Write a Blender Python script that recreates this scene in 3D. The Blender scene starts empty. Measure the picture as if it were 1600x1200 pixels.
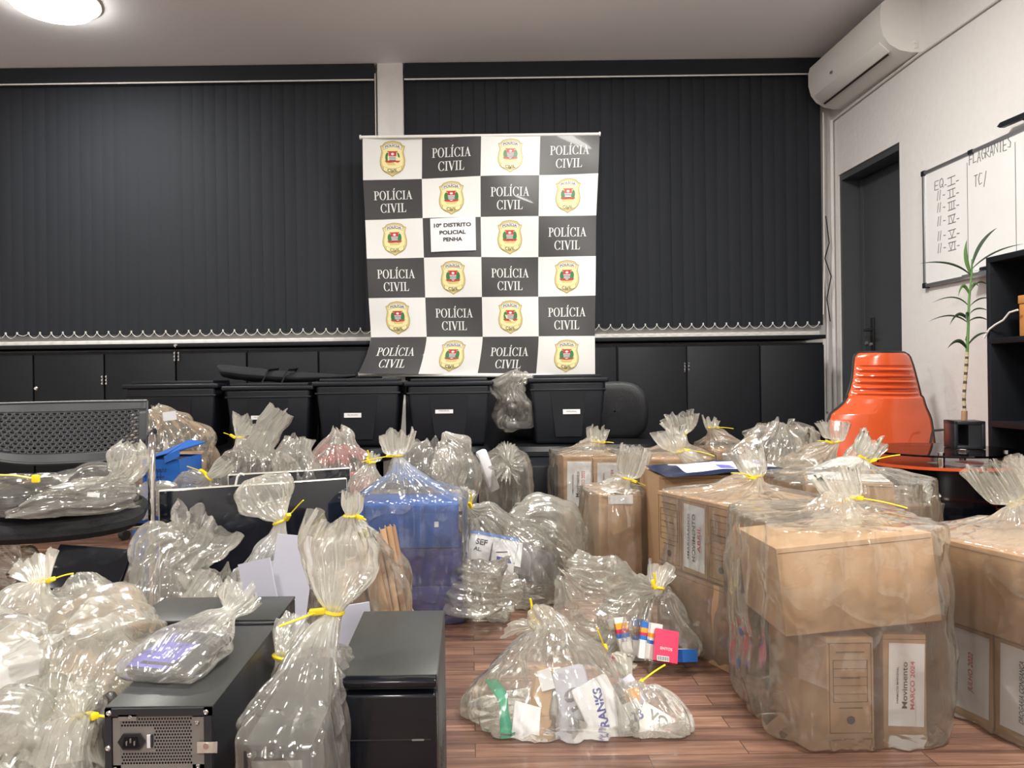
import bpy, bmesh, math, random
import numpy as np
from mathutils import Vector, Matrix, noise

S = bpy.context.scene
COL = S.collection
PI = math.pi
R = math.radians

# ---------------------------------------------------------------- camera
F = 1155.0            # focal length in pixels of the 1600 px wide frame
CX, CY = 735.0, 590.0 # principal point
H = 0.86              # camera height
TH = 0.0133           # roll
cd = bpy.data.cameras.new('camera')
cd.sensor_fit = 'HORIZONTAL'; cd.sensor_width = 36.0
cd.lens = 36.0 * F / 1600.0
cd.shift_x = (800 - CX) / 1600.0
cd.shift_y = -(600 - CY) / 1600.0
cd.clip_start = 0.02
cam = bpy.data.objects.new('camera', cd); COL.objects.link(cam)
cam.matrix_world = Matrix.Translation((0, 0, H)) @ Matrix.Rotation(TH, 4, 'Y') @ Matrix.Rotation(PI/2, 4, 'X')
S.camera = cam

# ---------------------------------------------------------------- world, exposure
w = bpy.data.worlds.new('world'); S.world = w; w.use_nodes = True
w.node_tree.nodes['Background'].inputs[0].default_value = (0.75, 0.85, 1, 1)
w.node_tree.nodes['Background'].inputs[1].default_value = 0.05
S.view_settings.view_transform = 'Standard'
S.view_settings.look = 'None'
S.view_settings.gamma = 1
S.view_settings.use_curve_mapping = False
S.view_settings.exposure = 0.30
S.cycles.transparent_max_bounces = 32
S.cycles.max_bounces = 6
S.cycles.sample_clamp_indirect = 6

def at(px, py, Y):
    """point of the room at depth Y that the photograph shows at a pixel"""
    dx, dz = px - CX, CY - py
    return ((dx * math.cos(TH) + dz * math.sin(TH)) * Y / F, Y, H + (-dx * math.sin(TH) + dz * math.cos(TH)) * Y / F)
def flr(px, py, z=0.0):
    dx, dz = px - CX, CY - py
    k = (-dx * math.sin(TH) + dz * math.cos(TH)) / F
    Y = (z - H) / k
    return ((dx * math.cos(TH) + dz * math.sin(TH)) * Y / F, Y, z)

# ---------------------------------------------------------------- materials
M = {}
def mat(name, col=(.8, .8, .8), rough=.5, metal=0, coat=0, spec=.5, emit=None, es=1, bump=0, bs=40, var=0, trans=0, alpha=1):
    m = bpy.data.materials.new(name); m.use_nodes = True
    nt = m.node_tree; b = nt.nodes['Principled BSDF']
    b.inputs['Base Color'].default_value = (*col, 1)
    b.inputs['Roughness'].default_value = rough
    b.inputs['Metallic'].default_value = metal
    b.inputs['Coat Weight'].default_value = coat
    b.inputs['Specular IOR Level'].default_value = spec
    b.inputs['Transmission Weight'].default_value = trans
    b.inputs['Alpha'].default_value = alpha
    if emit: b.inputs['Emission Color'].default_value = (*emit, 1); b.inputs['Emission Strength'].default_value = es
    if bump or var:
        tc = nt.nodes.new('ShaderNodeTexCoord')
        n = nt.nodes.new('ShaderNodeTexNoise'); n.inputs['Scale'].default_value = bs; n.inputs['Detail'].default_value = 5
        nt.links.new(tc.outputs['Object'], n.inputs['Vector'])
        if bump:
            bp = nt.nodes.new('ShaderNodeBump'); bp.inputs['Strength'].default_value = bump; bp.inputs['Distance'].default_value = .01
            nt.links.new(n.outputs['Fac'], bp.inputs['Height']); nt.links.new(bp.outputs[0], b.inputs['Normal'])
        if var:
            mx = nt.nodes.new('ShaderNodeMix'); mx.data_type = 'RGBA'
            mx.inputs[6].default_value = (*[c * (1 - var) for c in col], 1); mx.inputs[7].default_value = (*[min(1, c * (1 + var)) for c in col], 1)
            nt.links.new(n.outputs['Fac'], mx.inputs[0]); nt.links.new(mx.outputs[2], b.inputs['Base Color'])
    M[name] = m
    return m

mat('wall', (.72, .70, .69), .8, bump=.25, bs=30, var=.04)
mat('ceiling', (.86, .85, .86), .9, bump=.1, bs=60)
mat('blind', (.008, .011, .017), .8, bump=.2, bs=300)
mat('cupboard', (.006, .0075, .011), .55, spec=.3, bump=.04, bs=20, var=.2)
mat('white', (.8, .79, .76), .5)
mat('paper', (.72, .72, .75), .6, bump=.12, bs=14)
mat('chain', (.75, .74, .7), .4)
mat('black_plastic', (.014, .016, .021), .32, bump=.03, bs=120)
mat('tub', (.007, .009, .014), .42, spec=.35)
mat('gloss_black', (.004, .005, .008), .16, coat=.15, spec=.35)
mat('pc_top', (.035, .037, .036), .38, bump=.03, bs=200, var=.2)
mat('pc_side', (.02, .022, .028), .4)
mat('steel', (.27, .265, .255), .4, metal=.45, bump=.03, bs=60)
mat('chrome', (.8, .8, .8), .08, metal=1)
mat('leather', (.008, .009, .012), .40, spec=.35, bump=.15, bs=160)
mat('fabric', (.01, .011, .014), .85, bump=.3, bs=250)
mat('grey_plastic', (.028, .030, .035), .42, bump=.05, bs=200)
mat('orange', (.64, .095, .028), .16, coat=.5)
mat('black_rubber', (.012, .012, .012), .5)
mat('blue', (.012, .105, .42), .38)
mat('blue_dark', (.02, .03, .25), .4)
mat('navy', (.012, .02, .055), .3, bump=.2, bs=25)
mat('card', (.38, .235, .13), .7, bump=.08, bs=90, var=.07)
mat('card_light', (.46, .30, .17), .7, bump=.08, bs=90, var=.06)
mat('card_dark', (.31, .185, .105), .7, bump=.08, bs=70, var=.1)
mat('card_ink', (.13, .085, .04), .8)
mat('hole', (.025, .02, .015), .9)
mat('ink', (.02, .02, .022), .7)
mat('red_ink', (.55, .06, .08), .7)
mat('marker_ink', (.16, .17, .16), .6)
mat('yellow', (.86, .66, .02), .35)
mat('alu', (.45, .46, .48), .35, metal=.8)
mat('board', (.80, .80, .80), .22, var=.05, bs=5)
mat('door', (.055, .060, .068), .5, bump=.04, bs=50)
mat('leaf', (.10, .22, .06), .4)
mat('leaf_dark', (.035, .075, .04), .4)
mat('bark', (.45, .36, .24), .7)
mat('bark_dark', (.07, .055, .04), .8)
mat('wood', (.55, .24, .07), .5, var=.3, bs=9)
mat('screen', (.006, .008, .014), .10, coat=.3)
mat('lilac_paper', (.45, .45, .53), .6, bump=.15, bs=12)
mat('silver', (.7, .68, .62), .3, metal=.6)
mat('vinyl_white', (.70, .70, .69), .45, coat=.05)
mat('vinyl_black', (.030, .030, .033), .42, coat=.08)
mat('gold', (.62, .50, .19), .4)
mat('gold_light', (.78, .70, .36), .4)
mat('gold_dark', (.34, .27, .09), .4)
mat('crest_red', (.48, .03, .03), .4)
mat('crest_green', (.03, .16, .05), .4)
mat('med_blue', (.03, .16, .55), .35)
mat('med_red', (.62, .02, .09), .35)
mat('med_orange', (.85, .38, .04), .35)
mat('med_green', (.01, .36, .20), .4)
mat('purple', (.16, .15, .62), .4)
mat('grey_cloth', (.16, .16, .165), .8, bump=.3, bs=60)
mat('pinkish', (.5, .12, .14), .6)
mat('diffuser', (1, 1, 1), .5, emit=(1, .985, .93), es=20)

def glass_mat():
    m = bpy.data.materials.new('smoked_glass'); m.use_nodes = True; nt = m.node_tree; nt.nodes.clear()
    o = nt.nodes.new('ShaderNodeOutputMaterial'); mx = nt.nodes.new('ShaderNodeMixShader')
    t = nt.nodes.new('ShaderNodeBsdfTransparent'); t.inputs[0].default_value = (.55, .5, .48, 1)
    g = nt.nodes.new('ShaderNodeBsdfGlossy'); g.inputs['Roughness'].default_value = .03
    f = nt.nodes.new('ShaderNodeFresnel'); f.inputs[0].default_value = 1.7
    nt.links.new(f.outputs[0], mx.inputs[0]); nt.links.new(t.outputs[0], mx.inputs[1]); nt.links.new(g.outputs[0], mx.inputs[2]); nt.links.new(mx.outputs[0], o.inputs[0])
    M['smoked_glass'] = m
glass_mat()

def film_mat(name, tint, milk, gl, rough, bump, fold=1.6):
    """thin clear polyethylene: mostly see-through, slightly milky, glossy, creased; layers add up where it is gathered"""
    m = bpy.data.materials.new(name); m.use_nodes = True; nt = m.node_tree; nt.nodes.clear(); N = nt.nodes.new; L = nt.links.new
    out = N('ShaderNodeOutputMaterial')
    tc = N('ShaderNodeTexCoord')
    def noise_(vec, scale, det, dist=0):
        n = N('ShaderNodeTexNoise'); n.inputs['Scale'].default_value = scale; n.inputs['Detail'].default_value = det; n.inputs['Distortion'].default_value = dist
        L(vec, n.inputs['Vector']); return n.outputs['Fac']
    def math_(op, a, b=None):
        n = N('ShaderNodeMath'); n.operation = op
        for i, v in enumerate((a, b)):
            if v is None: continue
            if isinstance(v, (int, float)): n.inputs[i].default_value = v
            else: L(v, n.inputs[i])
        return n.outputs[0]
    def ridge(x, p=1.0):
        r = math_('ABSOLUTE', math_('SUBTRACT', x, .5))
        return math_('POWER', math_('SUBTRACT', 1, math_('MULTIPLY', r, 2)), p)
    uvm = N('ShaderNodeMapping'); uvm.inputs['Scale'].default_value = (15, 2.6, 1)
    L(tc.outputs['UV'], uvm.inputs[0])
    at_ = N('ShaderNodeAttribute'); at_.attribute_name = 'gather'
    cr_ = N('ShaderNodeAttribute'); cr_.attribute_name = 'crease'
    r1 = ridge(noise_(tc.outputs['Object'], 4.5, 1, .5), 14)
    r2 = math_('MULTIPLY', ridge(noise_(tc.outputs['Object'], 15, 1, 1.2), 6), math_('ADD', .15, math_('MULTIPLY', cr_.outputs['Fac'], .8)))
    r3 = math_('MULTIPLY', ridge(noise_(uvm.outputs[0], 1.0, 1, .2), 3), math_('ADD', .10, cr_.outputs['Fac']))
    dn = N('ShaderNodeTexNoise'); dn.inputs['Scale'].default_value = 6; dn.inputs['Detail'].default_value = 1; L(tc.outputs['Object'], dn.inputs['Vector'])
    ds = N('ShaderNodeVectorMath'); ds.operation = 'MULTIPLY_ADD'; ds.inputs[1].default_value = (.10, .10, .10); L(dn.outputs['Color'], ds.inputs[0]); L(tc.outputs['Object'], ds.inputs[2])
    st_ = N('ShaderNodeMapping'); st_.inputs['Scale'].default_value = (1, 1, .55); st_.inputs['Rotation'].default_value = (.3, .5, .2); L(ds.outputs[0], st_.inputs[0])
    def vor(scale):
        v = N('ShaderNodeTexVoronoi'); v.feature = 'DISTANCE_TO_EDGE'; v.inputs['Scale'].default_value = scale; L(st_.outputs[0], v.inputs['Vector'])
        return math_('MINIMUM', math_('MULTIPLY', v.outputs['Distance'], 2.2), .5)
    vr = vor(10)
    r1 = math_('SUBTRACT', r1, math_('MULTIPLY', vr, fold))
    h = math_('ADD', math_('ADD', math_('MULTIPLY', r1, .9), math_('MULTIPLY', r2, .40)), math_('MULTIPLY', r3, .55))
    bp = N('ShaderNodeBump'); bp.inputs['Strength'].default_value = bump; bp.inputs['Distance'].default_value = .014
    L(h, bp.inputs['Height'])
    tr = N('ShaderNodeBsdfTransparent'); tr.inputs[0].default_value = (*tint, 1)
    df = N('ShaderNodeBsdfDiffuse'); df.inputs[0].default_value = (.93, .91, .84, 1); L(bp.outputs[0], df.inputs['Normal'])
    tl = N('ShaderNodeBsdfTranslucent'); tl.inputs[0].default_value = (.93, .91, .84, 1); L(bp.outputs[0], tl.inputs['Normal'])
    mk = N('ShaderNodeMixShader'); mk.inputs[0].default_value = .5; L(df.outputs[0], mk.inputs[1]); L(tl.outputs[0], mk.inputs[2])
    lw = N('ShaderNodeLayerWeight'); lw.inputs[0].default_value = .35
    fac = math_('ADD', math_('ADD', math_('MULTIPLY', at_.outputs['Fac'], .45), math_('MULTIPLY', cr_.outputs['Fac'], .06)), math_('ADD', milk, math_('MULTIPLY', math_('POWER', lw.outputs['Facing'], 2.5), .38)))
    fac = math_('MULTIPLY', fac, math_('ADD', .55, math_('MULTIPLY', noise_(tc.outputs['Object'], 7, 3), .9)))
    fac = math_('MINIMUM', fac, .85)
    m1 = N('ShaderNodeMixShader'); L(fac, m1.inputs[0]); L(tr.outputs[0], m1.inputs[1]); L(mk.outputs[0], m1.inputs[2])
    gs = N('ShaderNodeBsdfGlossy'); gs.inputs['Roughness'].default_value = rough; gs.inputs[0].default_value = (1, 1, .97, 1); L(bp.outputs[0], gs.inputs['Normal'])
    fr = N('ShaderNodeFresnel'); fr.inputs[0].default_value = 1.5; L(bp.outputs[0], fr.inputs['Normal'])
    gf = math_('MINIMUM', math_('MULTIPLY', math_('ADD', fr.outputs[0], .02), gl), .8)
    m2 = N('ShaderNodeMixShader'); L(gf, m2.inputs[0]); L(m1.outputs[0], m2.inputs[1]); L(gs.outputs[0], m2.inputs[2])
    L(m2.outputs[0], out.inputs[0])
    M[name] = m
film_mat('film', (.985, .98, .965), .09, 1.35, .135, .34, 1.2)
film_mat('film_milky', (.97, .965, .94), .20, 1.35, .22, .28, 1.2)

film_mat('film_thin', (.99, .985, .975), .03, 1.35, .13, .34, 1.2)

def floor_mat():
    m = bpy.data.materials.new('laminate'); m.use_nodes = True; nt = m.node_tree; b = nt.nodes['Principled BSDF']; N = nt.nodes.new; L = nt.links.new
    tc = N('ShaderNodeTexCoord')
    br = N('ShaderNodeTexBrick'); br.inputs['Scale'].default_value = 1; br.inputs['Brick Width'].default_value = .62; br.inputs['Row Height'].default_value = .062
    br.inputs['Mortar Size'].default_value = .0012; br.inputs['Mortar Smooth'].default_value = .3; br.offset = .37
    br.inputs['Color1'].default_value = (0, 0, 0, 1); br.inputs['Color2'].default_value = (1, 1, 1, 1); br.inputs['Mortar'].default_value = (.2, .2, .2, 1)
    L(tc.outputs['Object'], br.inputs['Vector'])
    mp = N('ShaderNodeMapping'); mp.inputs['Scale'].default_value = (1.6, 26, 1); L(tc.outputs['Object'], mp.inputs[0])
    n = N('ShaderNodeTexNoise'); n.inputs['Scale'].default_value = 1.3; n.inputs['Detail'].default_value = 8; n.inputs['Roughness'].default_value = .65; n.inputs['Distortion'].default_value = .5
    ad = N('ShaderNodeVectorMath'); ad.operation = 'ADD'; L(mp.outputs[0], ad.inputs[0])
    sc = N('ShaderNodeVectorMath'); sc.operation = 'SCALE'; sc.inputs['Scale'].default_value = 7; L(br.outputs['Color'], sc.inputs[0]); L(sc.outputs[0], ad.inputs[1])
    L(ad.outputs[0], n.inputs['Vector'])
    mx = N('ShaderNodeMath'); mx.operation = 'MULTIPLY_ADD'; mx.inputs[1].default_value = .30; L(br.outputs['Color'], mx.inputs[0])
    m2 = N('ShaderNodeMath'); m2.operation = 'MULTIPLY_ADD'; m2.inputs[1].default_value = 1.3; m2.inputs[2].default_value = -.32; L(n.outputs['Fac'], m2.inputs[0]); L(m2.outputs[0], mx.inputs[2])
    cr = N('ShaderNodeValToRGB'); e = cr.color_ramp.elements
    e[0].position = .12; e[0].color = (.040, .022, .017, 1); e[1].position = .85; e[1].color = (.40, .245, .165, 1)
    x = e.new(.42); x.color = (.125, .066, .047, 1); x = e.new(.6); x.color = (.20, .108, .075, 1)
    L(mx.outputs[0], cr.inputs[0])
    mo = N('ShaderNodeMix'); mo.data_type = 'RGBA'; mo.inputs[7].default_value = (.05, .025, .018, 1); L(br.outputs['Fac'], mo.inputs[0]); L(cr.outputs[0], mo.inputs[6])
    L(mo.outputs[2], b.inputs['Base Color'])
    b.inputs['Roughness'].default_value = .27
    M['laminate'] = m
floor_mat()

# ---------------------------------------------------------------- mesh helpers
class MB:
    def __init__(s): s.v = []; s.f = []; s.mi = []; s.mats = []; s.sm = []
    def _m(s, m):
        if m not in s.mats: s.mats.append(m)
        return s.mats.index(m)
    def add(s, vs, fs, m, T=None, smooth=False):
        k = len(s.v)
        if T is not None: vs = [tuple(T @ Vector(v)) for v in vs]
        s.v += [tuple(v) for v in vs]; s.f += [tuple(i + k for i in f) for f in fs]
        i = s._m(m); s.mi += [i] * len(fs); s.sm += [smooth] * len(fs)
        return s
    def box(s, c, d, m, T=None, bev=0, taper=None, seg=2):
        x, y, z = [q / 2 for q in d]
        if bev:
            bm = bmesh.new(); bmesh.ops.create_cube(bm, size=1)
            for v in bm.verts: v.co = Vector((v.co.x * d[0], v.co.y * d[1], v.co.z * d[2]))
            bmesh.ops.bevel(bm, geom=bm.edges[:], offset=bev, segments=seg, affect='EDGES', profile=.5)
            bm.verts.index_update()
            vs = [[v.co.x, v.co.y, v.co.z] for v in bm.verts]; fs = [[v.index for v in f.verts] for f in bm.faces]; bm.free()
        else:
            vs = [[a, b, e] for a in (-x, x) for b in (-y, y) for e in (-z, z)]
            fs = [(0, 1, 3, 2), (4, 6, 7, 5), (0, 4, 5, 1), (2, 3, 7, 6), (0, 2, 6, 4), (1, 5, 7, 3)]
        if taper:
            for v in vs:
                k = taper + (1 - taper) * (v[2] / d[2] + .5); v[0] *= k; v[1] *= k
        vs = [(v[0] + c[0], v[1] + c[1], v[2] + c[2]) for v in vs]
        return s.add(vs, fs, m, T, bool(bev))
    def tube(s, pts, r, m, seg=8, T=None, cap=True, flat=1):
        pts = [Vector(p) for p in pts]; n = len(pts); vs = []; fs = []
        rr = r if isinstance(r, (list, tuple)) else [r] * n
        up = Vector((0, 0, 1)); t0 = (pts[1] - pts[0]).normalized()
        if abs(t0.dot(up)) > .95: up = Vector((0, 1, 0))
        for i, p in enumerate(pts):
            t = (pts[min(i + 1, n - 1)] - pts[max(i - 1, 0)]).normalized()
            a = t.cross(up).normalized(); b = a.cross(t); up = b
            for k in range(seg):
                q = 2 * PI * k / seg
                vs.append(p + a * math.cos(q) * rr[i] + b * math.sin(q) * rr[i] * flat)
        for i in range(n - 1):
            for k in range(seg):
                k2 = (k + 1) % seg; fs.append((i * seg + k, i * seg + k2, (i + 1) * seg + k2, (i + 1) * seg + k))
        if cap: fs += [tuple(reversed(range(seg))), tuple(range((n - 1) * seg, n * seg))]
        return s.add(vs, fs, m, T, True)
    def cyl(s, p0, p1, r, m, seg=24, T=None):
        s.tube([p0, p1], r, m, seg, T); return s
    def lathe(s, prof, m, seg=32, T=None, caps=True):
        vs = []; fs = []; n = len(prof)
        for r, z in prof:
            for k in range(seg): vs.append((r * math.cos(2 * PI * k / seg), r * math.sin(2 * PI * k / seg), z))
        for i in range(n - 1):
            for k in range(seg):
                k2 = (k + 1) % seg; fs.append((i * seg + k, i * seg + k2, (i + 1) * seg + k2, (i + 1) * seg + k))
        if caps: fs += [tuple(reversed(range(seg))), tuple(range((n - 1) * seg, n * seg))]
        return s.add(vs, fs, m, T, True)
    def prism(s, poly, y0, y1, m, T=None, smooth=False):
        """polygon in x,z pushed from y0 to y1"""
        n = len(poly)
        vs = [(x, y0, z) for x, z in poly] + [(x, y1, z) for x, z in poly]
        fs = [tuple(range(n)), tuple(reversed(range(n, 2 * n)))] + [(i, (i + 1) % n, (i + 1) % n + n, i + n)[::-1] for i in range(n)]
        return s.add(vs, fs, m, T, smooth)
    def grid(s, fn, nu, nv, m, T=None, smooth=True, loopu=False):
        vs = [fn(i / nu, j / nv) for j in range(nv + 1) for i in range(nu + 1)]
        fs = [(j * (nu + 1) + i, j * (nu + 1) + i + 1, (j + 1) * (nu + 1) + i + 1, (j + 1) * (nu + 1) + i) for j in range(nv) for i in range(nu)]
        return s.add(vs, fs, m, T, smooth)

def link(o, parent=None):
    COL.objects.link(o)
    if parent is not None: o.parent = parent
    return o
def obj(name, mb, parent=None, loc=None):
    me = bpy.data.meshes.new(name)
    me.from_pydata(mb.v, [], mb.f); me.update()
    for m in mb.mats: me.materials.append(M[m])
    me.polygons.foreach_set('material_index', mb.mi)
    me.polygons.foreach_set('use_smooth', mb.sm)
    if any(mb.sm) and hasattr(me, 'set_sharp_from_angle'): me.set_sharp_from_angle(angle=R(38))
    o = bpy.data.objects.new(name, me)
    if loc: o.location = loc
    return link(o, parent)
def tag(o, label, cat, group=None, kind=None):
    if label: o['label'] = label
    if cat: o['category'] = cat
    if group: o['group'] = group
    if kind: o['kind'] = kind
    return o
def root(name, label, cat, loc=(0, 0, 0), rz=0, group=None, rot=None):
    o = bpy.data.objects.new(name, None); o.empty_display_size = .05
    o.location = loc; o.rotation_euler = rot if rot else (0, 0, rz)
    link(o); return tag(o, label, cat, group)
def struct(name, mb):
    o = obj(name, mb); o['kind'] = 'structure'; return o
def dup(src, loc=None, rz=None, label=None, group=None):
    r = src.copy(); COL.objects.link(r)
    if loc is not None: r.location = loc
    if rz is not None: r.rotation_euler = (0, 0, rz)
    if label: r['label'] = label
    if group: r['group'] = group
    def rec(a, b):
        for ch in list(a.children):
            c = ch.copy(); COL.objects.link(c); c.parent = b; rec(ch, c)
    rec(src, r)
    return r

_tc = {}
def text_geo(s, bold=0.0, shear=0.0):
    k = (s, bold, shear)
    if k not in _tc:
        c = bpy.data.curves.new('t', 'FONT'); c.body = s; c.align_x = 'CENTER'; c.align_y = 'CENTER'; c.offset = bold; c.shear = shear; c.resolution_u = 3; c.size = 1
        o = bpy.data.objects.new('t', c); COL.objects.link(o)
        dg = bpy.context.evaluated_depsgraph_get()
        me = o.evaluated_get(dg).to_mesh()
        _tc[k] = ([tuple(v.co) for v in me.vertices], [tuple(p.vertices) for p in me.polygons])
        bpy.data.objects.remove(o); bpy.data.curves.remove(c)
    return _tc[k]
def text(mb, s, m, T, w=None, h=None, bold=0.0, shear=0.0):
    """flat lettering in the x,z plane of T facing -y, fitted to width w and cap height h"""
    v, f = text_geo(s, bold, shear)
    if not v: return
    xs = [p[0] for p in v]; ys = [p[1] for p in v]
    W = max(xs) - min(xs); Hh = max(ys) - min(ys); mx = (max(xs) + min(xs)) / 2; my = (max(ys) + min(ys)) / 2
    sx = (w / W) if w else h / Hh; sz = (h / Hh) if h else sx
    mb.add([((x - mx) * sx, 0, (y - my) * sz) for x, y, _ in v], f, m, T)
# ================================================================ the room
WX, WY, CZ = 2.46, 5.0, 2.95
XL, YB = -4.3, -3.0
mb = MB(); mb.box(((WX + XL) / 2, (WY + YB) / 2, -.05), (WX - XL + .4, WY - YB + .4, .1), 'laminate'); struct('floor', mb)
mb = MB(); mb.box(((WX + XL) / 2, (WY + YB) / 2, CZ + .05), (WX - XL + .4, WY - YB + .4, .1), 'ceiling'); struct('ceiling', mb)
mb = MB(); mb.box(((WX + XL) / 2, WY + .1, CZ / 2), (WX - XL + .4, .2, CZ), 'wall'); struct('wall_back', mb)
mb = MB(); mb.box((XL - .1, (WY + YB) / 2, CZ / 2), (.2, WY - YB, CZ), 'wall'); struct('wall_left', mb)
mb = MB(); mb.box(((WX + XL) / 2, YB - .1, CZ / 2), (WX - XL + .4, .2, CZ), 'wall'); struct('wall_front', mb)
# right wall with the door recess
DY0, DY1, DZ = 4.21, 4.91, 2.17
mb = MB()
mb.box((WX + .1, (YB + DY0) / 2, CZ / 2), (.2, DY0 - YB, CZ), 'wall')
mb.box((WX + .1, (DY1 + WY) / 2, CZ / 2), (.2, WY - DY1, CZ), 'wall')
mb.box((WX + .1, (DY0 + DY1) / 2, (CZ + DZ) / 2), (.2, DY1 - DY0, CZ - DZ), 'wall')
struct('wall_right', mb)
mb = MB()
mb.box((WX + .105, (DY0 + DY1) / 2, DZ - .02), (.19, DY1 - DY0, .04), 'door')
mb.box((WX + .105, DY1 - .012, DZ / 2 - .02), (.19, .024, DZ - .04), 'door')
mb.box((WX + .105, DY0 + .012, DZ / 2 - .02), (.19, .024, DZ - .04), 'door')
struct('door_frame_1', mb).name = 'trim_1'
mb = MB(); mb.box((WX + .15, (DY0 + DY1) / 2, DZ / 2 - .02), (.04, DY1 - DY0 - .05, DZ - .045), 'door', bev=.004)
mb.box((WX + .127, DY1 - .055, DZ / 2 - .02), (.008, .03, DZ - .05), 'door')
d1 = struct('door_1', mb)
mb = MB(); hy, hz = 4.74, 1.10
mb.box((WX + .122, hy, hz), (.01, .035, .22), 'black_rubber', bev=.003)
mb.tube([(WX + .12, hy, hz + .03), (WX + .07, hy, hz + .03), (WX + .065, hy - .02, hz + .03), (WX + .065, hy - .12, hz + .03)], .008, 'black_rubber')
mb.cyl((WX + .12, hy, hz - .06), (WX + .105, hy, hz - .06), .010, 'steel', 12)
obj('door_handle', mb, d1)
mb = MB(); mb.cyl((WX + .13, 4.82, 1.05), (WX + .12, 4.82, 1.05), .012, 'steel', 12); obj('lock', mb, d1)
# pillar between the two windows, reaching the floor
pxa, pxb = at(592, 300, 4.90)[0], at(632, 300, 4.90)[0]
mb = MB(); mb.box(((pxa + pxb) / 2, 4.95, CZ / 2), (pxb - pxa, .12, CZ), 'wall', bev=.004)
mb.box(((pxa + pxb) / 2 + .03, 4.85, .545), (pxb - pxa, .29, 1.09), 'wall'); struct('wall_pillar', mb)
# window sill strip between the blinds and the cupboards
zs = 1.145
mb = MB(); mb.box(((XL + pxa) / 2, WY - .03, zs - .02), (pxa - XL, .06, .03), 'white', bev=.004)
mb.box(((pxb + WX - .12) / 2, WY - .03, zs - .02), (WX - .12 - pxb, .06, .03), 'white', bev=.004); struct('trim_2', mb)
# dark glazing behind the blinds
for n, (a, b) in enumerate(((XL + .3, pxa - .05), (pxb + .05, WX - .2))):
    mb = MB(); k = 4; ww = (b - a) / k
    for i in range(k + 1): mb.box((a + i * ww, WY - .015, 2.07), (.05, .03, 1.72), 'alu')
    for z in (1.2, 2.93): mb.box(((a + b) / 2, WY - .015, z), (b - a, .03, .05), 'alu')
    wn = struct('window_%d' % (n + 1), mb)
    mb = MB(); mb.box(((a + b) / 2, WY - .006, 2.07), (b - a, .008, 1.7), 'screen'); obj('pane', mb, wn)

# ---------------------------------------------------------------- vertical blinds
def blinds(xa, xb, zt, zb, label, ph):
    yb = 4.93
    r = root('vertical_blind', label, 'blind', ((xa + xb) / 2, yb, zt))
    W = xb - xa; h = zt - zb
    mb = MB(); mb.box((0, -.035, -.050), (W, .008, .100), 'blind'); mb.box((0, .0, -.03), (W, .06, .04), 'black_plastic'); obj('valance', mb, r)
    mb = MB(); mb.box((0, -.042, -.108), (W, .006, .010), 'white', bev=.002); obj('valance_trim', mb, r)
    n = int(W / .0755)
    p = W / n
    for i in range(n):
        x = -W / 2 + (i + .5) * p
        a = R(ph + random.uniform(-3, 3))
        mb = MB()
        def f(u, v):
            xx = (u - .5) * .081; bow = .003 * (1 - (2 * u - 1) ** 2)
            return (x + xx * math.cos(a) + bow * math.sin(a), xx * math.sin(a) - bow, -.10 - v * (h - .10))
        mb.grid(f, 6, 4, 'blind')
        obj('slat', mb, r)
    mb = MB(); pts = []
    for i in range(n):
        x0 = -W / 2 + (i + .5) * p
        q = [(x0 + p * t, -.03, -h + .012 - .030 * (1 - (2 * t - 1) ** 2) * (1 if i != 12 else .5)) for t in [k / 8 for k in range(9)]]
        if x0 + p < W / 2: mb.tube(q, .0022, 'chain', 5)
        mb.box((x0, -.028, -h + .016), (.007, .01, .014), 'chain')
    obj('bead_chain', mb, r)
    return r
random.seed(3)
z1 = at(300, 105, 4.86)[2]
blinds(XL + .35, at(587, 300, 4.90)[0], CZ - .004, at(300, 521, 4.91)[2], 'wide black vertical blind left of the checkered banner', 3)
b2 = blinds(at(634, 300, 4.90)[0], WX - .105, CZ - .004, at(950, 512, 4.91)[2], 'black vertical blind right of the checkered banner, beside air conditioner', 3)
mb = MB(); xc = at(586.5, 300, 4.84)[0]
mb.tube([(xc + .008, 4.84, 2.86), (xc + .008, 4.84, 2.2), (xc + .01, 4.84, 1.3)], .003, 'chain', 6)
tag(obj('blind_cord', mb), 'white pull cord of the left blind hanging at the pillar', 'cord')

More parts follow.
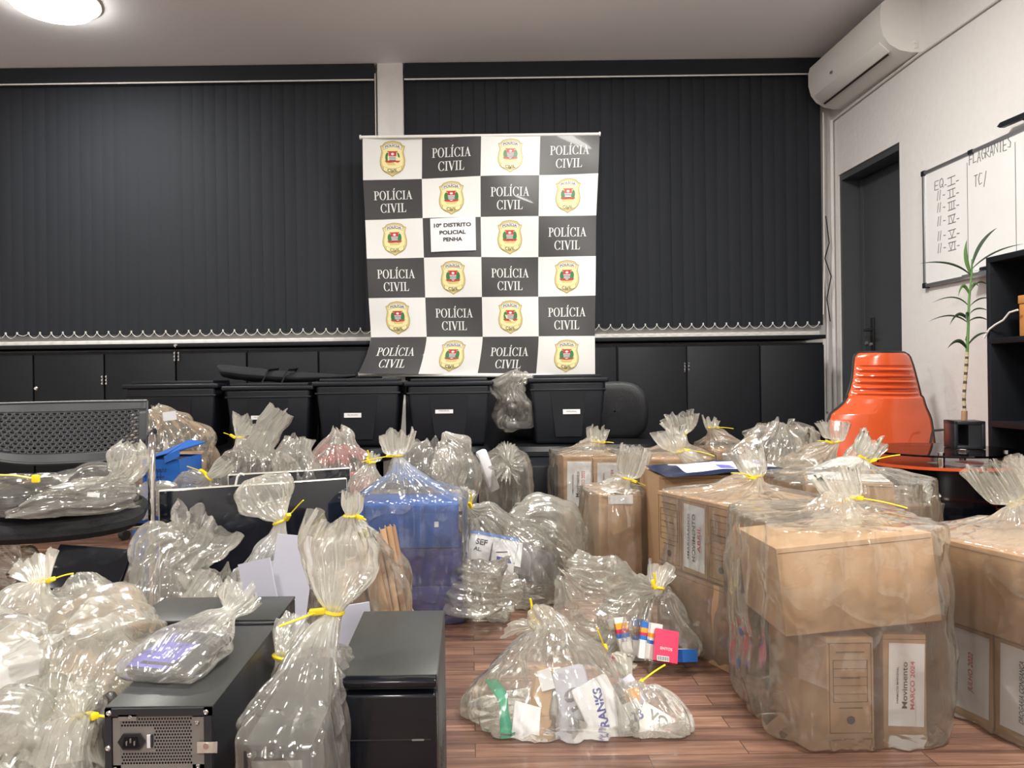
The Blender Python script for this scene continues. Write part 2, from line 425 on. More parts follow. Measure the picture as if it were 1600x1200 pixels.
# ---------------------------------------------------------------- low black cupboards
seams = [-172, -60, 52, 163, 275, 386, 498, 592]
seams2 = [632, 740, 850, 965, 1073, 1188, 1290]
CYF = 4.70
def cup(pxs, lab, knobs, hasps):
    xs = [at(p, 600, CYF)[0] for p in pxs]
    zt = 1.10
    r = root('cupboard', lab, 'cupboard', ((xs[0] + xs[-1]) / 2, CYF, 0), group=None)
    ox = (xs[0] + xs[-1]) / 2
    mb = MB(); mb.box((0, .16, zt / 2 - .02), (xs[-1] - xs[0] - .004, .27, zt - .05), 'cupboard'); obj('carcass', mb, r)
    for a, b in zip(xs, xs[1:]):
        mb = MB(); mb.box(((a + b) / 2 - ox, .012, zt / 2 - .01), (b - a - .012, .02, zt - .10), 'cupboard', bev=.002)
        d = obj('door', mb, r)
        for k in knobs:
            kx, _, kz = at(k[0], k[1], CYF)
            if a < kx < b:
                m2 = MB(); m2.lathe([(.004, 0), (.004, .015), (.011, .018), (.013, .025), (.008, .03)], 'chrome', 16, Matrix.Translation((kx - ox, .002, kz)) @ Matrix.Rotation(PI / 2, 4, 'X'))
                obj('knob', m2, d)
        for k in hasps:
            kx, _, kz = at(k[0], k[1], CYF)
            for s_ in (-1, 1):
                if a < kx + s_ * .015 < b:
                    m2 = MB()
                    m2.box((kx + s_ * .013 - ox, -.001, kz), (.007, .004, .06), 'steel')
                    for q in (-.022, 0, .022): m2.cyl((kx + s_ * .013 - ox, 0, kz + q), (kx + s_ * .013 - ox, -.007, kz + q), .005, 'chrome', 8)
                    obj('hinge', m2, d)
    return r
KN = [(59, 607), (276, 540)]; HS = [(163, 594), (1073, 574), (276, 557)]
cup(seams[0:3], 'black low cupboard at the far left under the blind', KN, HS)
cup(seams[2:5], 'black low cupboard with knob and hinges, behind perforated chair back', KN, HS)
cup(seams[4:6], 'narrow black low cupboard door above the black fabric bag', KN, HS)
cup(seams[5:8], 'black low cupboard just left of the banner, behind storage boxes', KN, HS)
cup(seams2[0:3], 'black low cupboard hidden mostly behind the banner foot', KN, HS)
cup(seams2[2:4], 'black low cupboard behind the round chair back', KN, HS)
cup(seams2[3:6], 'black low cupboard with hinges right of the banner', KN, HS)
cup(seams2[5:7], 'single black cupboard door nearest the right wall', KN, HS)
for a, b, l in ((seams[0], seams[-1], 'long black cupboard top running left of the banner'), (seams2[0], seams2[-1], 'black cupboard top running right of the banner')):
    xa, xb = at(a, 600, CYF)[0], at(b, 600, CYF)[0]
    mb = MB(); mb.box(((xa + xb) / 2, CYF + .135, 1.09), (xb - xa, .30, .025), 'cupboard', bev=.003); tag(obj('countertop', mb), l, 'counter')

# ---------------------------------------------------------------- ceiling lights
def lamp(x, y, lab, power=44, rad=.23):
    r = root('ceiling_light', lab, 'ceiling light', (x, y, CZ), group='round ceiling lights')
    mb = MB(); mb.lathe([(rad + .015, 0), (rad + .015, -.010), (rad, -.012), (rad, -.003)], 'white', 48); obj('rim', mb, r)
    mb = MB(); mb.lathe([(.001, -.070), (rad * .6, -.064), (rad * .88, -.045), (rad - .004, -.012)], 'diffuser', 48); obj('diffuser', mb, r)
    l = bpy.data.lights.new('bulb', 'AREA'); l.shape = 'DISK'; l.size = rad * 1.9; l.energy = power; l.color = (1, .97, .90)
    o = bpy.data.objects.new('bulb', l); o.location = (0, 0, -.075); link(o, r)
lx = at(95, 0, 4.1)
lamp(-2.25, 4.02, 'round glowing ceiling light at the top left corner', 30)
lamp(.75, 3.1, 'round ceiling light above the right boxes', 46)
lamp(-2.2, 1.2, 'round ceiling light above the left chair')
lamp(1.2, .6, 'round ceiling light above the camera', 70)
lamp(-.4, -1.5, 'round ceiling light behind the camera', 80)

# ---------------------------------------------------------------- air conditioner
AY0, AY1, AZ = 3.99, 4.84, 2.585
r = root('air_conditioner', 'white wall air conditioner above the door on right wall', 'air conditioner', (WX, (AY0 + AY1) / 2, AZ))
L_ = AY1 - AY0
prof = [(0, 0), (-.06, 0), (-.12, .012), (-.175, .045), (-.207, .09), (-.222, .15), (-.222, .23), (-.212, .27), (-.17, .30), (0, .30)]
mb = MB(); T = Matrix.Rotation(0, 4, 'Z')
n = len(prof)
vs = [(x, -L_ / 2, z) for x, z in prof] + [(x, L_ / 2, z) for x, z in prof]
fs = [(i, i + 1, i + 1 + n, i + n)[::-1] for i in range(n - 1)] + [tuple(range(n)), tuple(reversed(range(n, 2 * n))), (0, n, 2 * n - 1, n - 1)]
mb.add(vs, fs, 'white', smooth=True); obj('body', mb, r)
mb = MB()
p0, p1 = Vector((-.15, 0, .024)), Vector((-.202, 0, .074)); e = (p1 - p0).normalized(); nn = Vector((-e.z, 0, e.x))
c = (p0 + p1) / 2
Tm = Matrix((( e.x, 0, nn.x, c.x), (0, 1, 0, 0), (e.z, 0, nn.z, c.z), (0, 0, 0, 1)))
mb.box((0, 0, .003), (.075, L_ * .90, .006), 'white', Tm, bev=.002); obj('flap', mb, r)
mb = MB(); mb.box((-.044, 0, .006), (.012, L_ * .86, .004), 'hole', Tm); mb.box((-.1745, .0, .0), (.001, .001, .001), 'hole'); obj('air_slot', mb, r)
mb = MB(); mb.box((-.2235, .12, .12), (.002, .03, .012), 'alu', bev=.0005)
for z in (.03, .055): mb.cyl((-.035, -L_ / 2, z), (-.035, -L_ / 2 - .006, z), .010, 'white', 12)
obj('badge', mb, r)
# cables and conduits
mb = MB(); mb.tube([(WX - .012, 4.96, 2.55), (WX - .012, 4.0, 2.575), (WX - .012, 3.2, 2.565), (WX - .012, 1.0, 2.56)], .008, 'wall', 8)
mb.tube([(WX - .01, 4.0, 2.575), (WX - .01, 4.0, 2.98)], .006, 'wall', 8)
tag(obj('cable', mb), 'white painted cable running along right wall below air conditioner', 'cable')
mb = MB(); mb.tube([(WX - .02, 4.95, .05), (WX - .022, 4.95, 1.2), (WX - .02, 4.95, 2.55)], .012, 'wall', 10)
mb.tube([(WX - .06, 4.97, .6), (WX - .055, 4.965, 1.2), (WX - .065, 4.965, 1.5), (WX - .06, 4.97, 2.60)], .007, 'wall', 8)
mb.tube([(WX - .10, 4.93, 1.25), (WX - .09, 4.93, 1.6), (WX - .08, 4.94, 2.6)], .004, 'chain', 8)
tag(obj('conduit', mb), 'thin white pipes running down the right room corner', 'pipe')
mb = MB(); mb.tube([(WX - .09, 4.9, 1.9), (WX - .07, 4.9, 1.72), (WX - .1, 4.9, 1.62), (WX - .06, 4.9, 1.5), (WX - .09, 4.9, 1.35), (WX - .07, 4.9, 1.2)], .004, 'black_rubber', 6)
tag(obj('cable', mb), 'black tangled cable hanging at the right end of blind', 'cable')

# ---------------------------------------------------------------- whiteboard
WY0, WY1, WZ0, WZ1 = 2.76, 3.96, 1.32, 1.92
r = root('whiteboard', 'whiteboard with handwritten roman numeral list on right wall', 'whiteboard', (WX, (WY0 + WY1) / 2, WZ0))
Wd, Hd = WY1 - WY0, WZ1 - WZ0
mb = MB(); mb.box((-.010, 0, Hd / 2), (.014, Wd, Hd), 'board')
TW = Matrix.Translation((-.0178, 0, 0)) @ Matrix.Rotation(-PI / 2, 4, 'Z')     # x of text -> -y (towards camera), faces -x
def wpos(px, py):
    Y = WX * F / (px - CX) ; x, y, z = at(px, py, Y); return (-(Y - (WY0 + WY1) / 2), z - WZ0)
ST = {'E': [[(1,1),(0,1),(0,0),(1,0)],[(0,.5),(.8,.5)]], 'Q': [[(.5,1),(.1,.8),(0,.4),(.3,0),(.8,.1),(1,.5),(.8,.9),(.5,1)],[(.6,.3),(1.1,-.1)]], 'I': [[(0,1),(1,1)],[(.5,1),(.5,0)],[(0,0),(1,0)]],
      'F': [[(1,1),(0,1),(0,0)],[(0,.5),(.8,.5)]], 'L': [[(0,1),(0,0),(.9,.05)]], 'A': [[(0,0),(.5,1),(1,0)],[(.2,.4),(.8,.4)]], 'G': [[(1,.9),(.5,1),(0,.5),(.4,0),(1,.1),(1,.5),(.5,.5)]], 'R': [[(0,0),(0,1),(.9,.9),(.8,.5),(0,.5),(1,0)]],
      'N': [[(0,0),(0,1),(1,0),(1,1)]], 'T': [[(0,1),(1,1)],[(.5,1),(.5,0)]], 'S': [[(1,.9),(.4,1),(.1,.75),(.8,.4),(.7,0),(0,.1)]], 'C': [[(1,.9),(.4,1),(0,.5),(.3,0),(1,.1)]], '/': [[(.3,-.2),(.9,1.1)]], '-': [[(0,.5),(1,.45)]], '"': [[(.2,0),(.35,1)],[(.65,0),(.8,1)]]}
def wt(s, px0, px1, py, h, thick=.0019):
    a = wpos(px0, py); b = wpos(px1, py); n = len(s); cw = (b[0] - a[0]) / n
    for k, c in enumerate(s):
        for ln in ST[c]:
            pts = [(a[0] + cw * (k + .1 + x * .78 + .06 * y), 0, a[1] + (y - .5) * h + .004 * math.sin(k * 2.3)) for x, y in ln]
            mb.tube([TW @ Vector(p) for p in pts], thick, 'marker_ink', 5, flat=1)
def rom(px0, px1, py, st, h=.040):
    a = wpos(px0, py); b = wpos(px1, py); W = b[0] - a[0]
    for ln in [[(0, 1), (1, 1)], [(0, 0), (1, 0)]] + st:
        mb.tube([TW @ Vector((a[0] + W * x, 0, a[1] + (y - .5) * h)) for x, y in ln], .0019, 'marker_ink', 5)
wt('EQ', 1469, 1484, 291, .045); wt('-', 1485, 1488, 289, .02)
i1 = [[(.5, 0), (.5, 1)]]; i2 = [[(.3, 0), (.3, 1)], [(.7, 0), (.7, 1)]]; i3 = [[(.2, 0), (.2, 1)], [(.5, 0), (.5, 1)], [(.8, 0), (.8, 1)]]
v_ = lambda a, b: [[(a, 1), ((a + b) / 2, 0), (b, 1)]]
for st_r, y in ((i1, 285), (i2, 304), (i3, 323), ([[(.15, 0), (.15, 1)]] + v_(.35, .9), 344), (v_(.2, .8), 367), (v_(.1, .6) + [[(.85, 0), (.85, 1)]], 386)):
    rom(1490, 1502, y, st_r); wt('-', 1503, 1508, y - 2, .02)
    if y > 290: wt('"', 1471, 1481, y + 3, .05); wt('-', 1482, 1486, y + 1, .02)
wt('FLAGRANTES', 1524, 1592, 250, .052); wt('TC/', 1531, 1552, 284, .055)
for px in (1521, 1597):
    a = wpos(px, 255)[0]; mb.box((a, 0, Hd * .5), (.0032, .0006, Hd * .86), 'marker_ink', TW)
obj('panel', mb, r)
mb = MB()
for z in (0, Hd): mb.box((-.012, 0, z), (.024, Wd + .02, .018), 'alu', bev=.003)
for y in (-Wd / 2, Wd / 2): mb.box((-.012, y, Hd / 2), (.024, .018, Hd), 'alu', bev=.003)
obj('frame', mb, r)
for y in (-Wd / 2, Wd / 2):
    for z in (0, Hd): mb = MB(); mb.box((-.013, y, z), (.028, .03, .03), 'black_plastic', bev=.005); obj('corner_cap', mb, r)
mb = MB(); mb.box((-.013, .22, Hd), (.03, .03, .02), 'black_plastic'); obj('clip', mb, r)
mb = MB(); mb.box((-.05, -.10, -.012), (.075, .60, .006), 'alu', bev=.002); mb.box((-.086, -.10, -.006), (.004, .60, .014), 'alu'); obj('tray', mb, r)
trz = WZ0 - .009
for i, (yy, zz, lab) in enumerate(((3.42, 0, 'black marker pen lying at the front of whiteboard tray'), (3.44, .0, 'black marker pen lying at the back of whiteboard tray'), (3.43, .0175, 'black marker pen lying on top of the other two'))):
    r = root('marker_pen', lab, 'marker pen', (WX - (.068, .046, .057)[i], yy, trz + .0095 + zz), group='marker pens on the whiteboard tray')
    mb = MB(); mb.cyl((0, -.055, 0), (0, .04, 0), .0088, 'black_plastic', 12); obj('barrel', mb, r)
    mb = MB(); mb.cyl((0, .04, 0), (0, .07, 0), .0094, 'board', 12); obj('cap', mb, r)
mb = MB(); bx = at(1562, 216, 3.42)
mb.prism([(0, 0), (.02, .012), (.30, .002), (.30, -.02), (.02, -.012)], -.01, .01, 'black_plastic', Matrix.Translation((WX - .05, 3.35, bx[2] + .03)) @ Matrix.Rotation(-PI / 2, 4, 'Z'))
mb.box((WX - .022, 3.2, bx[2] + .02), (.05, .02, .02), 'black_plastic')
tag(obj('wall_bracket', mb), 'black bar sticking out above the whiteboard at right edge', 'bracket')
# ================================================================ banner
def serif_glyphs():
    G = {}
    def rc(x0, y0, x1, y1): return [(x0, y0), (x1, y0), (x1, y1), (x0, y1)]
    def ser(x, y, w=.30, up=True):
        h = .045; return rc(x - w / 2, y, x + w / 2, y + h) if up else rc(x - w / 2, y - h, x + w / 2, y)
    def ring(cx, cy, rx, ry, ix, iy, a0=0, a1=360, n=26):
        out = []
        for i in range(n):
            a, b = R(a0 + (a1 - a0) * i / n), R(a0 + (a1 - a0) * (i + 1) / n)
            out.append([(cx + rx * math.cos(a), cy + ry * math.sin(a)), (cx + rx * math.cos(b), cy + ry * math.sin(b)), (cx + ix * math.cos(b), cy + iy * math.sin(b)), (cx + ix * math.cos(a), cy + iy * math.sin(a))])
        return out
    G['I'] = ([rc(.13, 0, .27, 1), ser(.2, 0, .36), ser(.2, 1, .36, False)], .42)
    G['Í'] = (G['I'][0] + [[(.16, 1.07), (.24, 1.07), (.36, 1.3), (.22, 1.3)]], .42)
    G['L'] = ([rc(.12, 0, .27, 1), ser(.19, 1, .36, False), rc(.02, 0, .62, .05), [(.56, .04), (.62, .04), (.66, .28), (.62, .28)], [(.45, .04), (.6, .04), (.62, .16)]], .68)
    G['P'] = ([rc(.12, 0, .27, 1), ser(.19, 0, .36), rc(.02, .955, .36, 1), rc(.27, .47, .36, .515)] + ring(.36, .735, .26, .265, .12, .22, -90, 90, 16), .66)
    G['O'] = (ring(.40, .5, .38, .52, .23, .475), .82)
    G['C'] = (ring(.40, .5, .38, .52, .24, .475, 38, 322) + [rc(.66, .66, .71, 1.0), rc(.67, .02, .71, .26)], .78)
    G['V'] = ([[(.05, 1), (.21, 1), (.44, .25), (.38, -.02), (.34, -.02)], [(.36, -.02), (.42, -.02), (.70, 1), (.64, 1)], ser(.12, 1, .30, False), ser(.67, 1, .24, False)], .78)
    G['A'] = ([[(.10, 0), (.155, 0), (.40, .95), (.36, 1.02)], [(.36, 1.02), (.41, 1.02), (.70, 0), (.54, 0), (.33, .78)], rc(.22, .30, .55, .345), ser(.12, 0, .24), ser(.62, 0, .30)], .76)
    return G
GL = serif_glyphs()
BV = list(range(7))
LX = [566.5, 567, 570, 573, 576, 579.5, 563]; RX = [937, 934.5, 932, 931, 930, 929, 929]
LY = [213, 281, 343, 404, 466, 527, 584]; RY = [209, 271, 336, 400, 462, 525, 586]
def bpos(u, v, off=0):
    """banner sheet: u 0..4 across, v 0..6 down"""
    t = u / 4
    vv = min(max(v, 0), 6)
    lx, rx = np.interp(vv, BV, LX), np.interp(vv, BV, RX)
    if vv > 5: lx = LX[5] + (LX[6] - LX[5]) * (vv - 5) ** 1.4
    px = lx + (rx - lx) * t
    py = np.interp(vv, BV, LY) * (1 - t) + np.interp(vv, BV, RY) * t
    Y = 4.64 + .010 * math.sin(u * 2.1 + vv * .5) + .008 * math.sin(vv * 1.3 + u) + .006 * math.sin(u * 3.1 - vv * 2.2) - .05 * max(0, vv - 4.6) ** 2 * max(0, 1 - t * 2.2) - off
    x, y, z = at(px, py, 4.64)
    return (x, Y, z)
r = root('banner', 'checkered black and white police banner hanging before the pillar', 'banner', (at(750, 585, 4.64)[0], 4.64, at(750, 585, 4.64)[2]))
ORG = Vector(r.location)
def BP(u, v, off=0): return tuple(Vector(bpos(u, v, off)) - ORG)
mb = MB()
for i in range(4):
    for j in range(6):
        m = 'vinyl_white' if (i + j) % 2 == 0 else 'vinyl_black'
        g = .0 
        mb.grid(lambda a, b: BP(i + a, j + b), 10, 10, m)
        mb.grid(lambda a, b: BP(i + a, j + b, -.0025), 4, 4, 'vinyl_white')
def poly(pts, m, off):
    mb.add([BP(x, y, off) for x, y in pts], [tuple(range(len(pts)))], m)
def serif(s, cx, cy, cap, m='vinyl_white', off=.0025):
    W = sum(GL[c][1] for c in s); k = cap; sx = k * .96 / 4 * 4 
    x = cx - W * sx / 2
    for c in s:
        for pl in GL[c][0]:
            poly([(x + p[0] * sx, cy - (p[1] - .5) * k * 1.46) for p in reversed(pl)], m, off)
        x += GL[c][1] * sx
def badge(cx, cy):
    w, h = .215, .41
    half = [(0, 1.0), (.35, .96), (.62, .90), (.80, .74), (.98, .70), (.90, .50), (.86, .36), (.94, .10), (1.0, -.12), (.97, -.40), (.82, -.66), (.55, -.84), (.25, -.93), (0, -1.06)]
    def sh(k, m, off): poly([(cx + x * w * k, cy - y * h * k) for x, y in half] + [(cx - x * w * k, cy - y * h * k) for x, y in reversed(half[1:-1])], m, off)
    sh(1.0, 'gold_dark', .0012); sh(.95, 'gold', .0020); sh(.83, 'gold_light', .0028)
    def el(x, y, rx, ry, m, off, n=14): poly([(cx + x * w + rx * w * math.cos(2 * PI * k / n), cy - y * h - ry * h * math.sin(2 * PI * k / n)) for k in range(n)], m, off)
    def rc(x0, y0, x1, y1, m, off): poly([(cx + x0 * w, cy - y0 * h), (cx + x1 * w, cy - y0 * h), (cx + x1 * w, cy - y1 * h), (cx + x0 * w, cy - y1 * h)], m, off)
    # ribbons
    for sgn, y0 in ((1, .60), (-1, -.58)):
        n = 8; up = []; lo = []
        for k in range(n + 1):
            x = -.72 + 1.44 * k / n; c = (.14 if sgn > 0 else -.14) * (1 - (x / .72) ** 2) * 1
            up.append((cx + x * w, cy - (y0 + c + .13) * h)); lo.append((cx + x * w, cy - (y0 + c - .13) * h))
        poly(up + lo[::-1], 'gold_dark', .0034)
        up = [(cx + (x - cx) * .96, y + .012 * h * 2) for x, y in up]; lo = [(cx + (x - cx) * .96, y - .012 * h * 2) for x, y in lo]
        poly(up + lo[::-1], 'vinyl_white' if sgn > 0 else 'gold_light', .0040)
        v, f = text_geo('POLÍCIA' if sgn > 0 else 'CIVIL', .015)
        xs = [p[0] for p in v]; ys = [p[1] for p in v]; W = max(xs) - min(xs); mxx = (max(xs) + min(xs)) / 2; myy = (max(ys) + min(ys)) / 2; hh = max(ys) - min(ys)
        ww = (1.16 if sgn > 0 else .80) * w; th = .18 * h
        vv = []
        for x, y, _ in v:
            X = (x - mxx) / W * ww; c = (.14 if sgn > 0 else -.14) * (1 - (X / w / .72) ** 2)
            vv.append(BP(cx + X, cy - (y0 + c) * h - (y - myy) / hh * th, .0048))
        mb.add(vv, f, 'ink')
    for s_ in (-1, 1): el(s_ * .40, .05, .17, .27, 'crest_green', .0036)
    rc(-.30, .36, .30, .12, 'crest_red', .0042); rc(-.40, .40, .40, .34, 'crest_red', .0044)
    el(0, .24, .12, .07, 'vinyl_white', .0050)
    poly([(cx - .28 * w, cy - .12 * h), (cx + .28 * w, cy - .12 * h), (cx + .24 * w, cy + .12 * h), (cx, cy + .22 * h), (cx - .24 * w, cy + .12 * h)], 'vinyl_white', .0042)
    for y in (.07, -.02, -.11): rc(-.26, y, .26, y - .035, 'ink', .0050)
    poly([(cx - .62 * w, cy + .14 * h), (cx + .62 * w, cy + .14 * h), (cx + .5 * w, cy + .24 * h), (cx, cy + .28 * h), (cx - .5 * w, cy + .24 * h)], 'crest_red', .0038)
    poly([(cx - .52 * w, cy + .24 * h), (cx + .52 * w, cy + .24 * h), (cx + .36 * w, cy + .40 * h), (cx - .36 * w, cy + .40 * h)], 'gold', .0036)
    text_v, text_f = text_geo('SP', .02)
    mb.add([BP(cx + x * .05, cy + .80 * h - y * .06, .0045) for x, y, _ in text_v], text_f, 'ink')
for i in range(4):
    for j in range(6):
        if (i + j) % 2 == 0: badge(i + .5, j + .5)
        elif not (i == 1 and j == 2):
            serif('POLÍCIA', i + .5, j + .40, .152); serif('CIVIL', i + .5, j + .72, .152)
obj('sheet', mb, r)
a, b = Vector(at(562, 214.5, 4.645)) - ORG, Vector(at(938, 209.5, 4.645)) - ORG
mb = MB(); mb.cyl(a, b, .010, 'white', 14); mb.cyl(a, a + (b - a) * .006, .015, 'white', 12); mb.cyl(b - (b - a) * .006, b, .015, 'white', 12); obj('top_rod', mb, r)
a, b = Vector(at(560, 585, 4.62)) - ORG, Vector(at(930, 587.5, 4.64)) - ORG
mb = MB(); mb.cyl(a, b, .013, 'white', 14); obj('bottom_rod', mb, r)
p = Vector(at(612, 214, 4.65)) - ORG
mb = MB(); mb.tube([p + Vector((0, 0, -.005)), p + Vector((.0, .0, .012)), p + Vector((0, .225, .02))], .003, 'chain', 6); obj('hook', mb, r)
mb = MB()
def PP(u, v): return tuple(Vector(bpos(1.13 + u * .78, 2.03 + v * .84 - .03 * u, .010)))
mb.grid(PP, 6, 6, 'paper'); mb.grid(lambda u, v: tuple(Vector(PP(u, v)) + Vector((0, .0008, 0))), 1, 1, 'paper')
def ptxt(s, u0, u1, v, h):
    vv, ff = text_geo(s, .032); xs = [q[0] for q in vv]; ys = [q[1] for q in vv]; W = max(xs) - min(xs); hh = max(ys) - min(ys); mx = (max(xs) + min(xs)) / 2; my = (max(ys) + min(ys)) / 2
    mb.add([tuple(Vector(PP((u0 + u1) / 2 + (x - mx) / W * (u1 - u0), v - (y - my) / hh * h)) + Vector((0, -.0015, 0))) for x, y, _ in vv], ff, 'ink')
ptxt('10º DISTRITO', .08, .90, .22, .12); ptxt('POLICIAL', .20, .78, .44, .12); ptxt('PENHA', .28, .70, .65, .12)
tag(obj('paper_sign', mb), 'white paper sign reading 10º DISTRITO POLICIAL PENHA taped on banner', 'sign')

# ================================================================ storage boxes on office chairs along the wall
def office_chair(label):
    r = root('office_chair', label, 'chair', (0, 0, 0), group='black office chairs along the wall')
    mb = MB()
    def seat(u, v):
        a = 2 * PI * u; n_ = 3.2; c, s = math.cos(a), math.sin(a); q = (abs(c) ** n_ + abs(s) ** n_) ** (-1 / n_)
        pr = [(.05, .40), (.85, .40), (1, .425), (1.0, .45), (.9, .475), (.5, .48), (.02, .475)]
        k = v * (len(pr) - 1); i0 = min(int(k), len(pr) - 2); f = k - i0
        rr = pr[i0][0] * (1 - f) + pr[i0 + 1][0] * f; z = pr[i0][1] * (1 - f) + pr[i0 + 1][1] * f
        return (c * q * rr * .235, s * q * rr * .22, z)
    mb.grid(seat, 36, 12, 'leather'); obj('seat', mb, r)
    mb = MB()
    def back(u, v):
        a = 2 * PI * u; c, s = math.cos(a), math.sin(a); n_ = 2.8; q = (abs(c) ** n_ + abs(s) ** n_) ** (-1 / n_)
        pr = [(.03, .025), (.8, .028), (1, .01), (1, -.012), (.85, -.03), (.03, -.034)]
        k = v * 5; i0 = min(int(k), 4); f = k - i0
        rr = pr[i0][0] * (1 - f) + pr[i0 + 1][0] * f; y = pr[i0][1] * (1 - f) + pr[i0 + 1][1] * f
        x = c * q * rr * .20; return (x, .25 + y - 1.0 * x * x, .72 + s * q * rr * .185)
    mb.grid(back, 36, 12, 'leather'); obj('backrest', mb, r)
    mb = MB(); mb.tube([(0, .05, .40), (0, .24, .39), (0, .285, .45), (0, .275, .65)], .016, 'black_plastic', 8, flat=.5)
    obj('back_support', mb, r)
    mb = MB(); mb.cyl((0, 0, .12), (0, 0, .41), .025, 'black_plastic', 14); mb.box((0, 0, .395), (.16, .18, .02), 'black_plastic'); obj('gas_lift', mb, r)
    for k in range(5):
        a = 2 * PI * k / 5 + .3
        mb = MB(); mb.tube([(0, 0, .12), (.14 * math.cos(a), .14 * math.sin(a), .10), (.27 * math.cos(a), .27 * math.sin(a), .075)], [.026, .02, .014], 'black_plastic', 8)
        l = obj('leg', mb, r)
        mb = MB(); cx_, cy_ = .27 * math.cos(a), .27 * math.sin(a)
        mb.cyl((cx_ - .02 * math.sin(a), cy_ + .02 * math.cos(a), .027), (cx_ + .02 * math.sin(a), cy_ - .02 * math.cos(a), .027), .026, 'black_rubber', 14); mb.cyl((cx_, cy_, .03), (cx_, cy_, .08), .007, 'steel', 8)
        obj('caster', mb, l)
    return r
BX = [(265, 600, 151, 0), (417, 603, 144, 1), (558, 596, 143, 2), (701, 596, 141, 3), (888, 590, 127, 4)]
oc = office_chair('x')
chl = ['black office chair under the leftmost storage box', 'black office chair under the storage box with soft bag', 'black office chair under the middle storage box', 'black office chair under the box right of middle', 'black office chair under the rightmost storage box', 'black office chair with bare rounded backrest beside rightmost storage box']
for i, px in enumerate((265, 417, 558, 701, 842, 967)):
    c = oc if i == 0 else dup(oc)
    c.location = (at(px, 600, 4.30)[0], 4.26 if i < 5 else 4.33, 0); c.rotation_euler = (0, 0, R((3, -4, 2, 5, -3, -6)[i])); c['label'] = chl[i]
    if i < 5:
        for ch in c.children:
            if ch.name.startswith('backrest'): ch.location.z = -.08
def storage_box(label, px, pyt, wpx, k):
    Yf = 4.10; w_ = wpx / F * Yf; x = at(px, 600, Yf)[0]
    z0 = .478; zt = at(px, pyt, Yf)[2] + .01
    h = zt - z0; d = .36
    r = root('storage_box', label, 'storage box', (x, Yf + d / 2, z0), group='black plastic storage boxes in a row')
    mb = MB(); mb.box((0, 0, h * .47), (w_ * .93, d * .95, h * .92), 'tub', bev=.02, taper=.86, seg=3)
    mb.box((0, 0, h * .80), (w_ * .94, d * .955, h * .03), 'tub', bev=.004)
    mb.add([(-w_ * .22, -d * .475, h * .76), (w_ * .22, -d * .475, h * .76), (w_ * .16, -d * .448, h * .12), (-w_ * .16, -d * .448, h * .12)], [(0, 1, 2, 3)], 'tub')
    obj('body', mb, r)
    mb = MB(); mb.box((0, 0, h * .94), (w_, d, h * .07), 'tub', bev=.008, seg=3); mb.box((0, 0, h * .99), (w_ * .86, d * .8, h * .06), 'tub', bev=.006); obj('lid', mb, r)
    for s_ in (-1, 1):
        mb = MB(); mb.box((s_ * w_ * .495, 0, h * .86), (.012, .1, h * .2), 'tub', bev=.004); obj('latch', mb, r)
    if k:
        lx, ly, lw_, lh = [(0, 0, 0, 0), (404, 650, 24, 11), (551, 646, 27, 13), (694, 639, 28, 14), (893, 640, 27, 14)][k]
        p = at(lx, ly, Yf + .012)
        mb = MB(); sw, sh_ = lw_ / F * Yf, lh / F * Yf
        T = Matrix.Translation((p[0] - x, -d * .475 + .016 - .012 - .0, p[2] - z0)) @ Matrix.Rotation(R(-6), 4, 'X')
        mb.box((0, 0, 0), (sw, .001, sh_), 'paper', T)
        tx = ['', ('BEM DATIL ILEI', 'ARQ. CRISTALDINA'), ('BEM DATIL ILEI', 'ARQ. CRISTALDINA'), ('CONFIA', 'MARGINAL'), ('CONFIA', 'MARGINAL')][k]
        for q, s in enumerate(tx): text(mb, s, 'ink', T @ Matrix.Translation((0, -.0012, sh_ * (.22 - .42 * q))), w=sw * (.8 - .2 * q), h=sh_ * .16)
        obj('label', mb, r)
    return r
sbl = ['black lidded storage box at the left end of the row', 'black storage box carrying the folded soft bag', 'middle black storage box with white sticker in the row', 'black storage box with tilted white sticker below banner', 'black storage box with white sticker beside round chair back']
for (px, py, wp, k), l in zip(BX, sbl): storage_box(l, px, py, wp, k)
# soft bag lying on the boxes
mb = MB(); rs = []
pts = [at(341, 573, 4.3), at(352, 580, 4.3), at(390, 585, 4.3), at(430, 588, 4.3), at(465, 590, 4.3), at(520, 589, 4.3), at(556, 587, 4.3)]
rr = [.012, .045, .05, .045, .04, .02, .008]
def sb(u, v):
    k = v * 6; i0 = min(int(k), 5); f = k - i0; p = Vector(pts[i0]).lerp(Vector(pts[i0 + 1]), f); q = rr[i0] * (1 - f) + rr[i0 + 1] * f
    a = 2 * PI * u; nz = noise.noise(Vector((p.x * 9, math.cos(a) * 2, math.sin(a) * 2))) * .012
    return (p.x, p.y + math.cos(a) * q * 2.2, p.z + math.sin(a) * (q + nz) * .8)
mb.grid(sb, 24, 40, 'fabric')
r = root('soft_bag', 'long black fabric bag lying on the storage box lids', 'bag', pts[2])
o = obj('body', mb, r); o.location = -Vector(pts[2])
mb = MB()
for px in (425, 455):
    c = at(px, 588, 4.3); mb.tube([(c[0] - .03, c[1] - .11, c[2] - .04), (c[0], c[1] - .09, c[2] + .035), (c[0] + .03, c[1] + .02, c[2] + .04), (c[0] - .02, c[1] + .08, c[2])], .012, 'black_plastic', 6, flat=.3)
o = obj('strap', mb, r); o.location = -Vector(pts[2])
